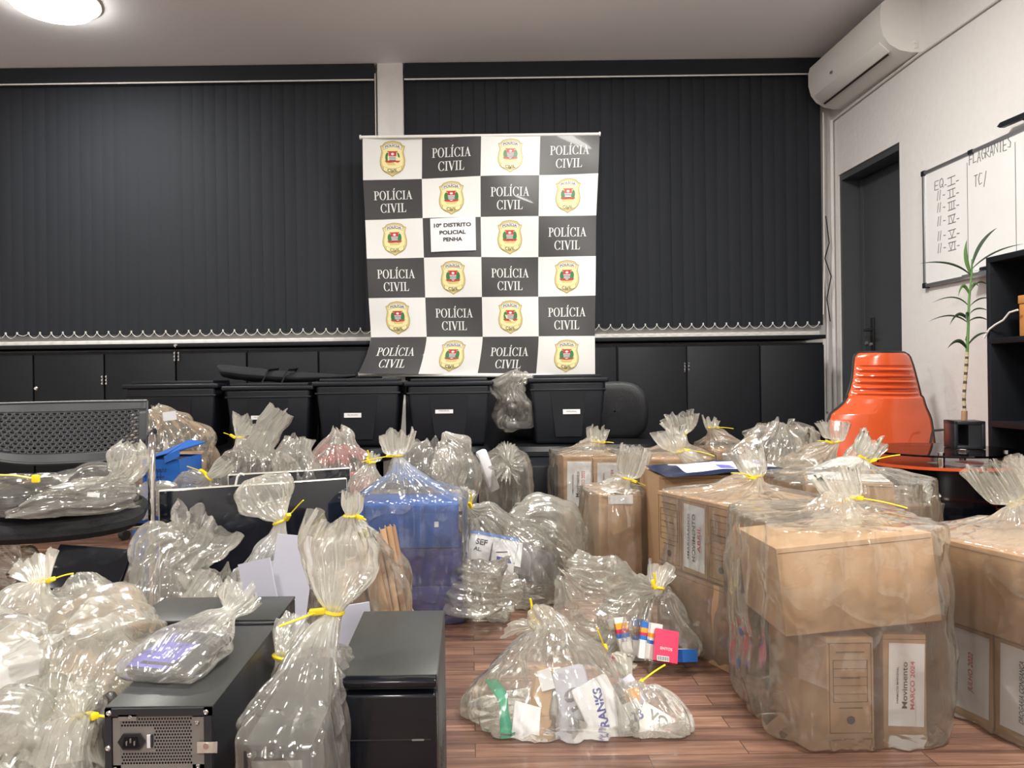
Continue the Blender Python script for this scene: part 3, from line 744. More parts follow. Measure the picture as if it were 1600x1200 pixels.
# ================================================================ perforated chair at the left
def perforated(mb, nu, nv, fn, m, hole=.32, seg=8, skip=None, stagger=True):
    """panel fn(u,v)->(x,y,z) with real round holes"""
    for j in range(nv):
        sh = .5 if (stagger and j % 2) else 0
        for i in range(-1 if sh else 0, nu):
            u0, u1 = (i + sh) / nu, (i + 1 + sh) / nu; v0, v1 = j / nv, (j + 1) / nv
            full = u0 >= -1e-6 and u1 <= 1 + 1e-6
            u0c, u1c = max(0, u0), min(1, u1)
            if u1c <= u0c: continue
            if not full or (skip and skip((u0 + u1) / 2, (v0 + v1) / 2)):
                mb.add([fn(u0c, v0), fn(u1c, v0), fn(u1c, v1), fn(u0c, v1)], [(0, 1, 2, 3)], m); continue
            sq = []; ci = []
            for k in range(8):
                a = 2 * PI * k / 8 + PI / 4
                c, s = math.cos(a), math.sin(a); q = max(abs(c), abs(s))
                sq.append(fn((u0 + u1) / 2 + c / q * (u1 - u0) / 2, (v0 + v1) / 2 + s / q * (v1 - v0) / 2))
                ci.append(fn((u0 + u1) / 2 + c * hole * (u1 - u0), (v0 + v1) / 2 + s * hole * (v1 - v0)))
            mb.add(sq + ci, [(k, (k + 1) % 8, (k + 1) % 8 + 8, k + 8) for k in range(8)], m)
hw = .24; zt = .793
r = root('visitor_chair', 'chrome framed chair with grey perforated plastic back, loaded with bags', 'chair', (-1.27, 2.265, 0), rz=R(20))
def bk(u, v):
    x = -hw + 2 * hw * u
    zb = .59 + .035 * abs(2 * u - 1) ** 3
    z = zt - (zt - zb) * v
    y = .22 + .05 * (1 - (2 * u - 1) ** 2) + .04 * (1 - v) - .03 * v
    return (x, y, z)
mb = MB()
u0_, u1_, v0_, v1_ = .055, .945, .16, .84
perforated(mb, 20, 11, lambda u, v: bk(u0_ + (u1_ - u0_) * u, v0_ + (v1_ - v0_) * v), 'grey_plastic', .30, skip=lambda u, v: v > .93 and (u < .12 or u > .88))
for (ua, ub, va, vb) in ((0, 1, 0, v0_), (0, 1, v1_, 1), (0, u0_, v0_, v1_), (u1_, 1, v0_, v1_)):
    mb.grid(lambda u, v: bk(ua + (ub - ua) * u, va + (vb - va) * v), 16, 8, 'grey_plastic')
o = obj('backrest', mb, r)
sm = o.modifiers.new('s', 'SOLIDIFY'); sm.thickness = .002
mb = MB(); mb.tube([bk(u / 12, 0) for u in range(13)], .005, 'grey_plastic', 8)
mb.tube([Vector(bk(0, v / 6)) for v in range(7)], .004, 'grey_plastic', 8); mb.tube([Vector(bk(1, v / 6)) for v in range(7)], .004, 'grey_plastic', 8); mb.tube([bk(u / 12, 1) for u in range(13)], .006, 'grey_plastic', 8)
obj('back_rim', mb, r)
# seat
mb = MB()
def st(u, v):
    a = 2 * PI * u; n_ = 5; c, s = math.cos(a), math.sin(a); q = (abs(c) ** n_ + abs(s) ** n_) ** (-1 / n_)
    pr = [(.03, .432), (.9, .432), (1, .45), (1, .468), (.94, .486), (.03, .490)]
    k = v * 5; i0 = min(int(k), 4); f = k - i0
    rr = pr[i0][0] * (1 - f) + pr[i0 + 1][0] * f; z = pr[i0][1] * (1 - f) + pr[i0 + 1][1] * f
    x = c * q * rr * .25
    return (x, .0 + s * q * rr * .225, z - .02 + .015 * (x / hw) ** 2)
mb.grid(st, 44, 15, 'fabric'); obj('seat', mb, r)
for s_ in (1, -1):
    mb = MB(); X = s_ * (hw + .03)
    mb.tube([(X - s_ * .035, .25, .66), (X - s_ * .01, .20, .685), (X, .13, .695), (X, .03, .695), (X, -.03, .68), (X, -.06, .64), (X, -.068, .58), (X, -.07, .42), (X, -.07, .20), (X, -.07, .025)], .0115, 'chrome', 12)
    mb.tube([(X, -.07, .30), (X, .10, .16), (X, .22, .012)], .010, 'chrome', 12)
    mb.tube([(X, -.07, .025), (X, -.10, .014), (X, -.22, .012)], .0115, 'chrome', 12)
    obj('side_frame', mb, r)
mb = MB(); mb.tube([(-hw - .03, -.07, .415), (hw + .03, -.07, .415)], .01, 'chrome', 10)
for s_ in (-1, 1): mb.tube([(s_ * hw, .235, .64), (s_ * hw * .8, .27, .62)], .01, 'chrome', 8)
obj('cross_bar', mb, r)

# ================================================================ orange chair, glass table, plant, shelf
YO = 3.66
def pz(px, py): p = at(px, py, YO); return (p[0], p[2])
outl = [(1374, 549), (1449, 549), (1456, 556), (1461, 580), (1465, 610), (1468, 632), (1474, 648), (1477, 668), (1476, 720), (1316, 720), (1311, 690), (1310, 668), (1314, 650), (1330, 638), (1345, 624), (1354, 600), (1360, 575), (1366, 556)]
ocx = at(1395, 700, YO)[0]
r = root('lounge_chair', 'glossy orange shell chair with black rim beside the door', 'chair', (ocx, YO, 0))
def shell(rim):
    # rows from top to bottom with left/right edges
    rows = [(549, 1375, 1448), (551, 1370, 1453), (556, 1366, 1457), (568, 1363, 1460), (580, 1361, 1462), (594, 1358, 1464), (608, 1353, 1466), (620, 1347, 1467.5), (632, 1338, 1469), (640, 1328, 1471), (648, 1316, 1474), (658, 1312, 1476.5), (675, 1310, 1477), (700, 1310, 1477), (730, 1314, 1474), (742, 1318, 1471)]
    ys = [q[0] for q in rows]
    def f(u, v):
        y = 549 + 193 * v
        l = np.interp(y, ys, [q[1] for q in rows]); rr = np.interp(y, ys, [q[2] for q in rows])
        px = l + (rr - l) * u
        x, z = pz(px, y)
        t = 2 * u - 1
        dy = -.07 * t * t + .03 * (1 - v)      # wraps towards the sitter
        dy = .07 * t * t - .05 * (1 - v) ** 2 * 0
        if 570 < y < 618 and abs(t) < .92: dy += .010 * math.sin((y - 570) / 48 * 5 * 2 * PI) * (1 - abs(t) ** 6)
        if y > 619: dy -= .016 * min(1, (y - 619) / 4)
        return (x - ocx, dy + .12 * (1 - v), z)
    return f
f_ = shell(0)
mb = MB(); mb.grid(f_, 30, 130, 'orange'); o = obj('shell', mb, r); so = o.modifiers.new('s', 'SOLIDIFY'); so.thickness = .008; so.offset = 1
mb = MB(); path = [f_(0, 1 - k / 50) for k in range(51)] + [f_(k / 14, 0) for k in range(1, 14)] + [f_(1, k / 50) for k in range(51)]
mb.tube([Vector(p) + Vector((0, .006, 0)) for p in path], .008, 'black_rubber', 8); obj('rim', mb, r)
mb = MB()
def seat2(u, v): return (-.235 + .47 * u, .0 + .46 * v, .43 + .02 * (1 - math.sin(PI * u)) + .02 * v)
mb.grid(seat2, 10, 10, 'orange'); o = obj('seat', mb, r); so = o.modifiers.new('s', 'SOLIDIFY'); so.thickness = .03
mb = MB(); p = [pz(1477, 672), pz(1458, 673), pz(1452, 680), pz(1446, 692), pz(1444, 700)]
mb.tube([(x - ocx, .02 - .02 * i, z) for i, (x, z) in enumerate(p)], .006, 'black_rubber', 8)
obj('armrest', mb, r)
mb = MB(); mb.cyl((0, .22, .06), (0, .22, .42), .028, 'chrome', 16); mb.lathe([(.24, 0), (.24, .012), (.05, .03), (.03, .06)], 'chrome', 32, Matrix.Translation((0, .22, 0))); obj('pedestal', mb, r)

TX, TY, TR_ = 1.895, 3.0, .285
r = root('side_table', 'round smoked glass table with orange edged black drum', 'table', (TX, TY, 0))
mb = MB(); mb.lathe([(.001, .537), (TR_ - .003, .537), (TR_, .541), (TR_ - .003, .545), (.001, .545)], 'smoked_glass', 64); obj('glass_top', mb, r)
mb = MB(); mb.lathe([(.01, .488), (TR_ - .02, .488), (TR_ - .02, .498), (.01, .498)], 'gloss_black', 64); sh_ = obj('lower_shelf', mb, r)
mb = MB(); mb.lathe([(TR_ - .022, .487), (TR_ - .015, .487), (TR_ - .015, .4985), (TR_ - .022, .4985), (TR_ - .022, .487)], 'orange', 64, caps=False); obj('edge_band', mb, sh_)
mb = MB(); mb.lathe([(TR_ - .10, .30), (TR_ - .06, .44), (TR_ - .03, .488)], 'gloss_black', 48); mb.lathe([(TR_ - .04, 0), (TR_ - .04, .29), (TR_ - .10, .31)], 'gloss_black', 48); obj('drum', mb, r)
mb = MB(); mb.lathe([(TR_ - .010, .283), (TR_ + .0, .285), (TR_ - .005, .292), (TR_ - .012, .292), (TR_ - .010, .283)], 'orange', 64, caps=False); obj('orange_ring', mb, r)
for k, a in enumerate((R(150), R(35), R(-40), R(-120))):
    mb = MB(); x, y = (TR_ - .06) * math.cos(a), (TR_ - .06) * math.sin(a); mb.cyl((x, y, .498), (x, y, .537), .013, 'chrome', 16); mb.cyl((x, y, .545), (x, y, .552), .011, 'chrome', 16); obj('standoff', mb, r)
mb = MB(); T = Matrix.Translation((TX + .03, TY - .12, .4995)) @ Matrix.Rotation(R(12), 4, 'Z')
mb.box((0, 0, 0), (.21, .15, .002), 'paper', T); mb.box((.03, .0, .0015), (.06, .10, .001), 'med_red', T); tag(obj('magazine', mb), 'pale magazine lying on the lower shelf of glass table', 'magazine')

px0 = at(1507, 700, 3.02); PXx = px0[0]
r = root('planter', 'square black open cube planter standing on the glass table', 'planter', (PXx, 3.02, .546), rz=R(-14))
mb = MB(); s = .112
mb.box((-s / 2 + .007, 0, s / 2), (.014, s, s), 'black_plastic', bev=.002); mb.box((s / 2 - .007, 0, s / 2), (.014, s, s), 'black_plastic', bev=.002)
mb.box((0, 0, .007), (s, s, .014), 'black_plastic', bev=.002); mb.box((0, 0, s - .007), (s, s, .014), 'black_plastic', bev=.002); mb.box((0, s / 2 - .004, s / 2), (s, .008, s), 'black_plastic')
mb.box((.022, 0, s / 2), (.05, s * .9, s - .01), 'black_plastic'); obj('cube', mb, r)
base = Vector((PXx, 3.02, .658))
r = root('potted_plant', 'tall thin dracaena plant with striped stem on black planter', 'plant', base)
def PPt(px, py, dy=0): return Vector(at(px, py, 3.02 + dy)) - base
mb = MB(); mb.cyl((0, 0, 0), PPt(1507, 642), .011, 'card_dark', 14); obj('collar', mb, r)
mb = MB(); tr = [PPt(1507, 642), PPt(1506, 620), PPt(1508, 595), PPt(1510, 570), PPt(1511, 550)]
for k in range(22):
    def P_(t):
        t *= 4; i0 = min(int(t), 3); return tr[i0].lerp(tr[i0 + 1], t - i0)
    mb.tube([P_(k / 22), P_((k + .99) / 22)], [.0065 if k % 2 else .0074, .0065], 'bark_dark' if k % 3 == 1 else 'bark', 8)
obj('trunk', mb, r)
mb = MB(); st_ = [PPt(1511, 552), PPt(1513, 510), PPt(1514, 470), PPt(1518, 430), PPt(1519, 405)]
mb.tube(st_, [.006, .005, .0045, .004, .003], 'leaf', 8); obj('stem', mb, r)
leaves = [((1511, 545), (1500, 520), (1480, 545), .018, 'leaf_dark'), ((1512, 540), (1527, 518), (1545, 520), .012, 'leaf_dark'), ((1512, 535), (1511, 515), (1513, 545), .02, 'leaf_dark'),
          ((1513, 500), (1498, 478), (1484, 508), .016, 'leaf_dark'), ((1513, 505), (1490, 482), (1450, 503), .008, 'leaf_dark'), ((1514, 502), (1530, 490), (1546, 502), .009, 'leaf_dark'), ((1514, 498), (1510, 478), (1512, 508), .02, 'leaf_dark'),
          ((1515, 480), (1496, 452), (1455, 474), .007, 'leaf_dark'), ((1516, 478), (1530, 462), (1548, 466), .008, 'leaf_dark'), ((1516, 462), (1505, 430), (1497, 464), .016, 'leaf'), ((1517, 455), (1530, 430), (1546, 448), .008, 'leaf_dark'),
          ((1517, 430), (1490, 402), (1436, 412), .010, 'leaf_dark'), ((1518, 430), (1506, 400), (1511, 374), .020, 'leaf'), ((1519, 415), (1530, 375), (1558, 356), .020, 'leaf_dark'), ((1519, 420), (1550, 388), (1600, 381), .009, 'leaf_dark'), ((1518, 450), (1524, 436), (1529, 448), .012, 'leaf'), ((1516, 490), (1526, 476), (1546, 486), .008, 'leaf_dark')]
for i, (a, b, c, wd, m) in enumerate(leaves):
    dy = ((i * 37) % 11 - 5) * .012
    A, B, C_ = PPt(*a), PPt(*b, dy * .5), PPt(*c, dy)
    mb = MB(); pts = [A * (1 - t) ** 2 + B * 2 * t * (1 - t) + C_ * t * t for t in [k / 12 for k in range(13)]]
    def lf(u, v):
        k = min(int(round(v * 12)), 12); p = pts[k]; t = (pts[min(k + 1, 12)] - pts[max(k - 1, 0)]).normalized(); s_ = t.cross(Vector((0, 1, .35))).normalized()
        wv = wd * (math.sin(PI * min(1, v * .93 + .07)) ** .8) * (1 - .3 * v)
        q = 2 * u - 1; return tuple(p + s_ * q * wv * .5 + Vector((0, .25 * wv * abs(q), 0)))
    mb.grid(lf, 4, 12, m); obj('leaf', mb, r)

SX, SY = 2.20, 3.145
zs_t = at(1543, 403, SY)[2]
r = root('shelf_unit', 'open black shelf unit against the right wall', 'shelf', (SX + .13, SY - .75, 0))
mb = MB()
for y in (.74, -.2, -.75): mb.box((0, y, zs_t / 2), (.26, .022, zs_t), 'cupboard', bev=.001)
mb.box((.122, 0, zs_t / 2), (.012, 1.5, zs_t - .02), 'cupboard'); obj('frame', mb, r)
for z in (.06, .34, .635, .985, zs_t - .012):
    mb = MB(); mb.box((-.003, 0, z), (.255, 1.48, .024), 'cupboard', bev=.001); obj('shelf_board', mb, r)
wb = at(1588, 525, 3.0)
r = root('wooden_box', 'varnished wooden box on upper board of black shelf unit', 'box', (SX + .09, 2.96, .998))
mb = MB(); mb.box((0, -.04, .065), (.12, .16, .13), 'wood', bev=.003); obj('body', mb, r); mb = MB(); mb.box((0, -.04, .148), (.126, .166, .034), 'wood', bev=.003); obj('lid', mb, r)
mb = MB(); pts = [at(1541, 528, 3.15), at(1548, 514, 3.12), at(1562, 507, 3.09), at(1575, 500, 3.05), at(1588, 488, 3.02), at(1600, 484, 2.98)]
pts = [(SX - .01 + .004 * i, p[1], p[2]) for i, p in enumerate(pts)]
mb.tube(pts, .004, 'white', 8); tag(obj('cable', mb), 'white cable looping from shelf unit edge to the wooden box', 'cable')

# ================================================================ archive boxes
def archive_box(label, loc, rz, dims=(.12, .34, .235), face='form', tilt=0, m='card', texts=None, group=None, side_form=False, rot=None, name='archive_box', extra=None):
    """standing file box; origin at the base centre; its narrow face looks to local -y"""
    w_, d, h = dims
    r = root(name, label, 'box', loc, rz, group, rot=rot)
    mb = MB(); mb.box((0, 0, h / 2), (w_, d, h), m, bev=.0025)
    ink = 'card_ink' if m.startswith('card') else 'ink'
    def form(T, fw, fh):
        t = .0016
        for (x0, z0, x1, z1) in ((.06, .05, .94, .95), (.14, .36, .86, .78)):
            for (a, b, c, e) in ((x0, z0, x1, z0), (x0, z1, x1, z1), (x0, z0, x0, z1), (x1, z0, x1, z1)):
                cx, cz = (a + c) / 2 * fw - fw / 2, (b + e) / 2 * fh
                mb.box((cx, -.0006, cz), (max(t, abs(c - a) * fw), .0006, max(t, abs(e - b) * fh)), ink, T)
        for k in range(4): mb.box((0, -.0006, (.44 + .085 * k) * fh), (.72 * fw, .0006, .0011), ink, T)
        for k, zz in enumerate((.86, .60, .30)): mb.box((0, -.0006, zz * fh), ((.6, .4, .5)[k] * fw, .0006, .003), ink, T)
        mb.add([(math.cos(2 * PI * k / 16) * fw * .09, -.0012, fh * .18 + math.sin(2 * PI * k / 16) * fw * .09) for k in range(16)], [tuple(range(16))], 'hole', T)
    Tf = Matrix.Translation((0, -d / 2, 0))
    Ts = Matrix.Translation((-w_ / 2, 0, 0)) @ Matrix.Rotation(-PI / 2, 4, 'Z')
    if face == 'form': form(Tf, w_, h)
    if side_form: form(Ts, d, h)
    # flap seam
    mb.box((0, -d / 2 - .0004, h - .012), (w_ * .98, .0006, .0012), ink)
    obj('body', mb, r)
    if face == 'label':
        mb = MB(); lw_, lh = w_ * .82, h * .84
        T = Tf @ Matrix.Translation((w_ * .03, -.0018, h * .49)) @ Matrix.Rotation(R(1.2), 4, 'Y')
        mb.grid(lambda u, v: ((u - .5) * lw_, -.0012 * math.sin(u * PI) * math.sin(v * 5), (v - .5) * lh), 8, 8, 'paper', T)
        for (s, off, hh, ln, mm, shr) in (texts or []):
            T2 = T @ Matrix.Translation((off * lw_, -.0022, 0)) @ Matrix.Rotation(-PI / 2, 4, 'Y')
            text(mb, s, mm, T2, w=lh * ln, h=lw_ * hh, bold=.01, shear=shr)
        obj('label', mb, r)
    if extra: extra(r)
    return r
mt = lambda month, store='FARMACIA MARGINAL': [(store, -.26, .055, .44, 'ink', 0), ('Movimento', -.06, .15, .56, 'ink', 0), (month, .17, .15, .58, 'red_ink', 0)]

# ================================================================ clear plastic evidence bags
def pchip(t, y, q):
    h = np.diff(t); d = np.diff(y, axis=0) / h[:, None]; m = np.zeros_like(y)
    for i in range(1, len(t) - 1):
        a, b = d[i - 1], d[i]; w1 = 2 * h[i] + h[i - 1]; w2 = h[i] + 2 * h[i - 1]
        ok = a * b > 0
        m[i] = np.where(ok, (w1 + w2) / (w1 / np.where(ok, a, 1) + w2 / np.where(ok, b, 1)), 0)
    m[0], m[-1] = d[0], d[-1]
    k = np.clip(np.searchsorted(t, q, side='right') - 1, 0, len(t) - 2)
    s = (q - t[k]) / h[k]; s = s[:, None]; hk = h[k][:, None]
    return (2 * s**3 - 3 * s**2 + 1) * y[k] + (s**3 - 2 * s**2 + s) * hk * m[k] + (-2 * s**3 + 3 * s**2) * y[k + 1] + (s**3 - s**2) * hk * m[k + 1]

def film_mesh(name, parent, org, st, side=(1, 0, 0), seg=120, rings=96, seed=0, pleat=.10, crumple=.012, m='film', floor=.004, kpl=9, zig=.04, outward=False, flopz=0):
    """st rows: x,y,z,a,b,n,p  (centre, half widths, squareness, extra pleating)"""
    st = np.array(st, float)
    dd = np.sqrt(((np.diff(st[:, :3], axis=0)) ** 2).sum(1) + np.diff(st[:, 3]) ** 2 + np.diff(st[:, 4]) ** 2) + 1e-4
    t = np.concatenate([[0], np.cumsum(dd)]); q = np.linspace(0, t[-1], rings)
    V = pchip(t, st, q)
    C_ = V[:, :3]; A = np.maximum(V[:, 3], .004); B = np.maximum(V[:, 4], .004); Nn = np.clip(V[:, 5], 1.6, 12); P = np.clip(V[:, 6], 0, 2)
    T = np.gradient(C_, axis=0)
    for i in range(rings):                     # keep tangent defined where the path stands still
        if np.linalg.norm(T[i]) < 1e-5: T[i] = T[i - 1] if i else (st[-1, :3] - st[0, :3])
    # smooth tangents
    for _ in range(3): T[1:-1] = (T[:-2] + T[1:-1] + T[2:]) / 3
    T /= np.linalg.norm(T, axis=1)[:, None] + 1e-9
    if abs(side[2]) < .05 and abs(st[:, 2].max() - st[0, 2]) > np.linalg.norm(st[-1, :2] - st[0, :2]) * .8:      # wide parts of an upright bag stay level
        wz = np.clip((np.maximum(A, B) - .03) / .05, 0, 1)[:, None]
        jn_ = int(np.argmin(np.where(q > t[-1] * .3, A + B, 9)))
        if A[jn_] < .02: wz[jn_:] = 0
        T = T * (1 - wz) + np.array([0, 0, 1.0]) * wz
        for _ in range(3): T[1:-1] = (T[:-2] + T[1:-1] + T[2:]) / 3
        T /= np.linalg.norm(T, axis=1)[:, None] + 1e-9
    sd = np.array(side, float); sd /= np.linalg.norm(sd)
    Vv = np.cross(T, sd); Vv /= np.linalg.norm(Vv, axis=1)[:, None] + 1e-9
    U = np.cross(Vv, T)
    vs = []; ga = []; cz_ = []
    jn = int(np.argmin(np.where(q > t[-1] * .25, A + B, 9))) if min(A[8:].min(), 9) < .02 else None
    so = seed * 7.31
    nz = noise.noise
    for j in range(rings):
        a, b, n, p = A[j], B[j], Nn[j], P[j]; mr = (a + b) / 2
        g = math.exp(-mr / .045)
        cj = Vector(C_[j]); uj = Vector(U[j]); vj = Vector(Vv[j]); tj = Vector(T[j])
        s_along = q[j]
        for i in range(seg):
            an = 2 * PI * i / seg; c, s = math.cos(an), math.sin(an)
            r_ = (abs(c / a) ** n + abs(s / b) ** n) ** (-1 / n)
            cc, cs = c * kpl * .33, s * kpl * .33
            n1 = nz(Vector((cc + so, cs, s_along * 1.6))); n2 = nz(Vector((cc * 2.7, cs * 2.7 + so, s_along * 3)))
            pl = (1 - 3.2 * abs(n1)) * .65 + (1 - 3.2 * abs(n2)) * .35
            rr = r_ * (1 + (pleat + p) * (pl - .35))
            pos = cj + uj * (c * rr) + vj * (s * rr)
            w1 = Vector((pos.x * 5.5 + so, pos.y * 5.5, pos.z * 5.5)); w2 = Vector((pos.x * 13, pos.y * 13 + so, pos.z * 13))
            cr = (abs(nz(w1)) - .18) * 2.0 + (abs(nz(w2)) - .18) * .6
            if outward: cr = max(cr, 0)
            k = crumple * min(1, mr / .05)
            rad = uj * c + vj * s
            pos = pos + rad * cr * k
            if j > rings - 12 and zig: pos = pos + tj * (zig * nz(Vector((c * 2 + so, s * 2, 3))) * (j - rings + 12) / 12)
            if pos.z < floor: pos.z = floor + .002 * abs(nz(w2))
            vs.append(tuple(pos - org)); ga.append(g); cz_.append(math.exp(-abs(q[j] - q[jn]) / .12) if jn is not None else .18)
    fs = [(j * seg + i, j * seg + (i + 1) % seg, (j + 1) * seg + (i + 1) % seg, (j + 1) * seg + i) for j in range(rings - 1) for i in range(seg)]
    fs.append(tuple(reversed(range(seg))))
    me = bpy.data.meshes.new(name); me.from_pydata(vs, [], fs)
    me.polygons.foreach_set('use_smooth', [True] * len(fs))
    me.materials.append(M[m])
    at_ = me.attributes.new('gather', 'FLOAT', 'POINT'); at_.data.foreach_set('value', ga)
    a2 = me.attributes.new('crease', 'FLOAT', 'POINT'); a2.data.foreach_set('value', cz_)
    uv = me.uv_layers.new(name='UVMap'); li = np.zeros(len(me.loops), np.int32); me.loops.foreach_get('vertex_index', li)
    uu = (li % seg) / seg; uu = np.abs(uu * 2 - 1); vv = q[np.minimum(li // seg, rings - 1)]
    uv.data.foreach_set('uv', np.stack([uu, vv], 1).astype(np.float32).ravel())
    me.update()
    o = bpy.data.objects.new(name, me); return link(o, parent)

def tie(parent, org, p, axis, rad, tail, headdir=None, L_=.16, m='yellow'):
    """yellow plastic cable tie: ring, head and bent tail"""
    p = Vector(p); ax = Vector(axis).normalized(); tl = Vector(tail).normalized()
    e1 = (tl - ax * tl.dot(ax)); e1 = e1.normalized() if e1.length > 1e-3 else ax.orthogonal().normalized(); e2 = ax.cross(e1)
    mb = MB(); n = 20
    pts = [p + e1 * math.cos(2 * PI * k / n) * rad + e2 * math.sin(2 * PI * k / n) * rad for k in range(n + 1)]
    mb.tube([x - org for x in pts], .0038, m, 6, cap=False)
    hp = p + e1 * (rad + .004)
    d2 = tl.cross(ax).normalized() if tl.cross(ax).length > .05 else e2
    hd = (tl * .9 + d2 * .3).normalized()
    q = hd.to_track_quat('X', 'Z').to_matrix().to_4x4()
    mb.box((0, 0, 0), (.028, .013, .010), m, Matrix.Translation(hp + tl * .008 - org) @ q, bev=.002)
    dn = Vector((0, 0, -1))
    pts = [hp + tl * (L_ * t) + dn * (L_ * .12 * t * t) + e2 * .1 * L_ * math.sin(t * 2.5) for t in [k / 8 for k in range(9)]]
    mb.tube([x - org for x in pts], .0032, m, 6, flat=.55)
    return obj('cable_tie', mb, parent)

def bag(label, c, half, h, neck, frill, fr=(.06, .03), n=5, yaw=0, z0=0, tail=(1, -.3, .3), tl=.14, seed=0, pleat=.07, crumple=.012, bulge=1.0, m='film', nr=.014, mid=None, shoulder=.5, tied=True, fp=.35, rings=96, seg=120, kpl=10, top_n=2.4):
    """upright sack: footprint c +- half, contents up to h, gathered at neck, loose end along frill"""
    cx, cy = c; a, b = half; nk = Vector(neck); fr_ = Vector(frill)
    org = Vector((cx, cy, z0))
    r = root('plastic_bag', label, 'bag', org)
    st = [(cx, cy, z0 + .004, a * .25, b * .25, n, 0), (cx, cy, z0 + .004, a * .96, b * .96, n, 0), (cx, cy, z0 + .03, a, b, n, 0), (cx, cy, z0 + h * .5, a * bulge, b * bulge, n, 0), (cx, cy, z0 + h, a * .985, b * .985, n, 0)]
    top = Vector((cx, cy, z0 + h))
    for t, k, zz in ((.20, .76, .15), (.50, .42, .42), (.82, .13, .74)):
        p = top.lerp(nk, t); p.z = top.z + (nk.z - top.z) * zz
        k2 = k + (shoulder - .5) * .35
        st.append((p.x, p.y, p.z, max(a * k2, nr), max(b * k2, nr), n + (top_n - n) * t, .10 + .16 * t))
    st.append((nk.x, nk.y, nk.z, nr, nr, 2, .15))
    e = nk + fr_
    st.append((*(nk + fr_ * .16), fr[0] * .36 + nr, fr[1] * .4 + nr, 2, fp)); st.append((*(nk + fr_ * .55), fr[0] * .85, fr[1] * .9, 2, fp)); st.append((*e, fr[0], fr[1], 2, fp))
    film_mesh('film', r, org, st, side=(math.cos(yaw), math.sin(yaw), 0), seed=seed, pleat=pleat, crumple=crumple, m=m, rings=rings, seg=seg, kpl=kpl)
    if tied: tie(r, org, nk, fr_, nr + .003, tail, L_=tl)
    return r

def sack(label, st, side=(1, 0, 0), seed=0, neck=None, axis=None, tail=(1, 0, 0), tl=.12, nr=.014, m='film', pleat=.10, crumple=.02, zig=.035, rings=90, seg=110, floor=.004, kpl=9):
    """bag of any lie, given as a list of sections"""
    org = Vector((st[0][0], st[0][1], max(0, floor - .004)))
    r = root('plastic_bag', label, 'bag', org)
    st = [tuple(x) + (3, 0)[len(x) - 5:] if len(x) < 7 else x for x in st]
    film_mesh('film', r, org, st, side=side, seed=seed, pleat=pleat, crumple=crumple, m=m, zig=zig, rings=rings, seg=seg, floor=floor, kpl=kpl)
    if neck is not None: tie(r, org, neck, axis, nr + .003, tail, L_=tl)
    return r
# ================================================================ right-hand group
def L2(px, py, Y): return at(px, py, Y)
def rzof(dx, dy): return math.atan2(dy, dx)

# --- front bag: two standing boxes, a tilted one on top
Yf = 1.74
xa, xb = at(1292, 1100, Yf)[0], at(1366, 1100, Yf)[0]
archive_box('cardboard archive box with printed form, front left under tilted box', ((xa + xb) / 2, Yf + .17, 0), 0, (xb - xa, .34, .235), 'form')
xc_, xd = at(1390, 1100, Yf)[0] + .01, at(1463, 1100, Yf)[0]
archive_box('cardboard archive box labelled Movimento MARÇO 2024', ((xc_ + xd) / 2, Yf + .19, 0), R(-4), (xd - xc_, .34, .235), 'label', texts=mt('MARÇO 2024'))
xe, xg = at(1196, 940, 1.80)[0], at(1440, 940, 1.80)[0]
wtop = xg - xe
def lab_top(r):
    mb = MB()
    for x in (-.1, -.06, .02): mb.box((x, -.02, .1805), (.0012, .10, .0006), 'card_ink')
    mb.add([(-.13 + math.cos(k * PI / 8) * .012, .0 + math.sin(k * PI / 8) * .012, .1815) for k in range(16)], [tuple(range(16))], 'hole'); obj('print', mb, r)
archive_box('large tilted cardboard archive box on two standing ones', ((xe + xg) / 2 + .02, Yf + .135, .254), 0, (wtop * .965, .27, .208), 'none', m='card_light', rot=(R(-1), R(-5.5), R(-1)))
for o in bpy.data.objects:
    pass
nk = at(1320, 782, 1.92)
bag('clear bag around the tilted box and Movimento MARÇO 2024 box', ((xa + xd) / 2 - .050, Yf + .145), (.214, .222), .500, nk, (-.02, .02, .065), fr=(.06, .035), n=4.5, bulge=1.03, seed=1, tail=(1, -.5, -.05), tl=.12, pleat=.06, crumple=.014, shoulder=.55, nr=.016)

# --- big right bag
C0 = Vector((1.205, 1.90, 0)); d_ = Vector((.31, -.95, 0)).normalized(); e_ = Vector((.95, .31, 0)).normalized()
rz8 = rzof(d_.x, d_.y)      # local x along d_, faces look to -e_
def stack(C, d, e, i, k0, wd, dp, z, off=0): 
    p = C + d * (wd * (i + .5)) + e * (dp / 2); return (p.x, p.y, z)
wd8 = .132
cf = lambda: [('DROGARIA CONFIANÇA', -.28, .10, .56, 'ink', .2), ('JULHO 2022', .08, .15, .50, 'red_ink', .2)]
archive_box('cardboard archive box labelled DROGARIA CONFIANÇA JULHO 2022', stack(C0, d_, e_, 0, 0, wd8, .34, 0), rz8, (.128, .34, .235), 'label', texts=cf())
archive_box('cardboard archive box with grey DROGARIA CONFIANÇA label at right edge', stack(C0, d_, e_, 1, 0, wd8, .34, 0), rz8, (.128, .34, .235), 'label', texts=[('DROGARIA CONFIANÇA', .0, .13, .74, 'ink', .2)])
p = C0 + d_ * .13 + e_ * .17
archive_box('big closed cardboard archive box on the DROGARIA CONFIANÇA boxes', (p.x - .02, p.y, .238), rz8, (.40, .37, .20), 'none', m='card')
nk = at(1588, 786, 1.95)
p = C0 + d_ * .13 + e_ * .17
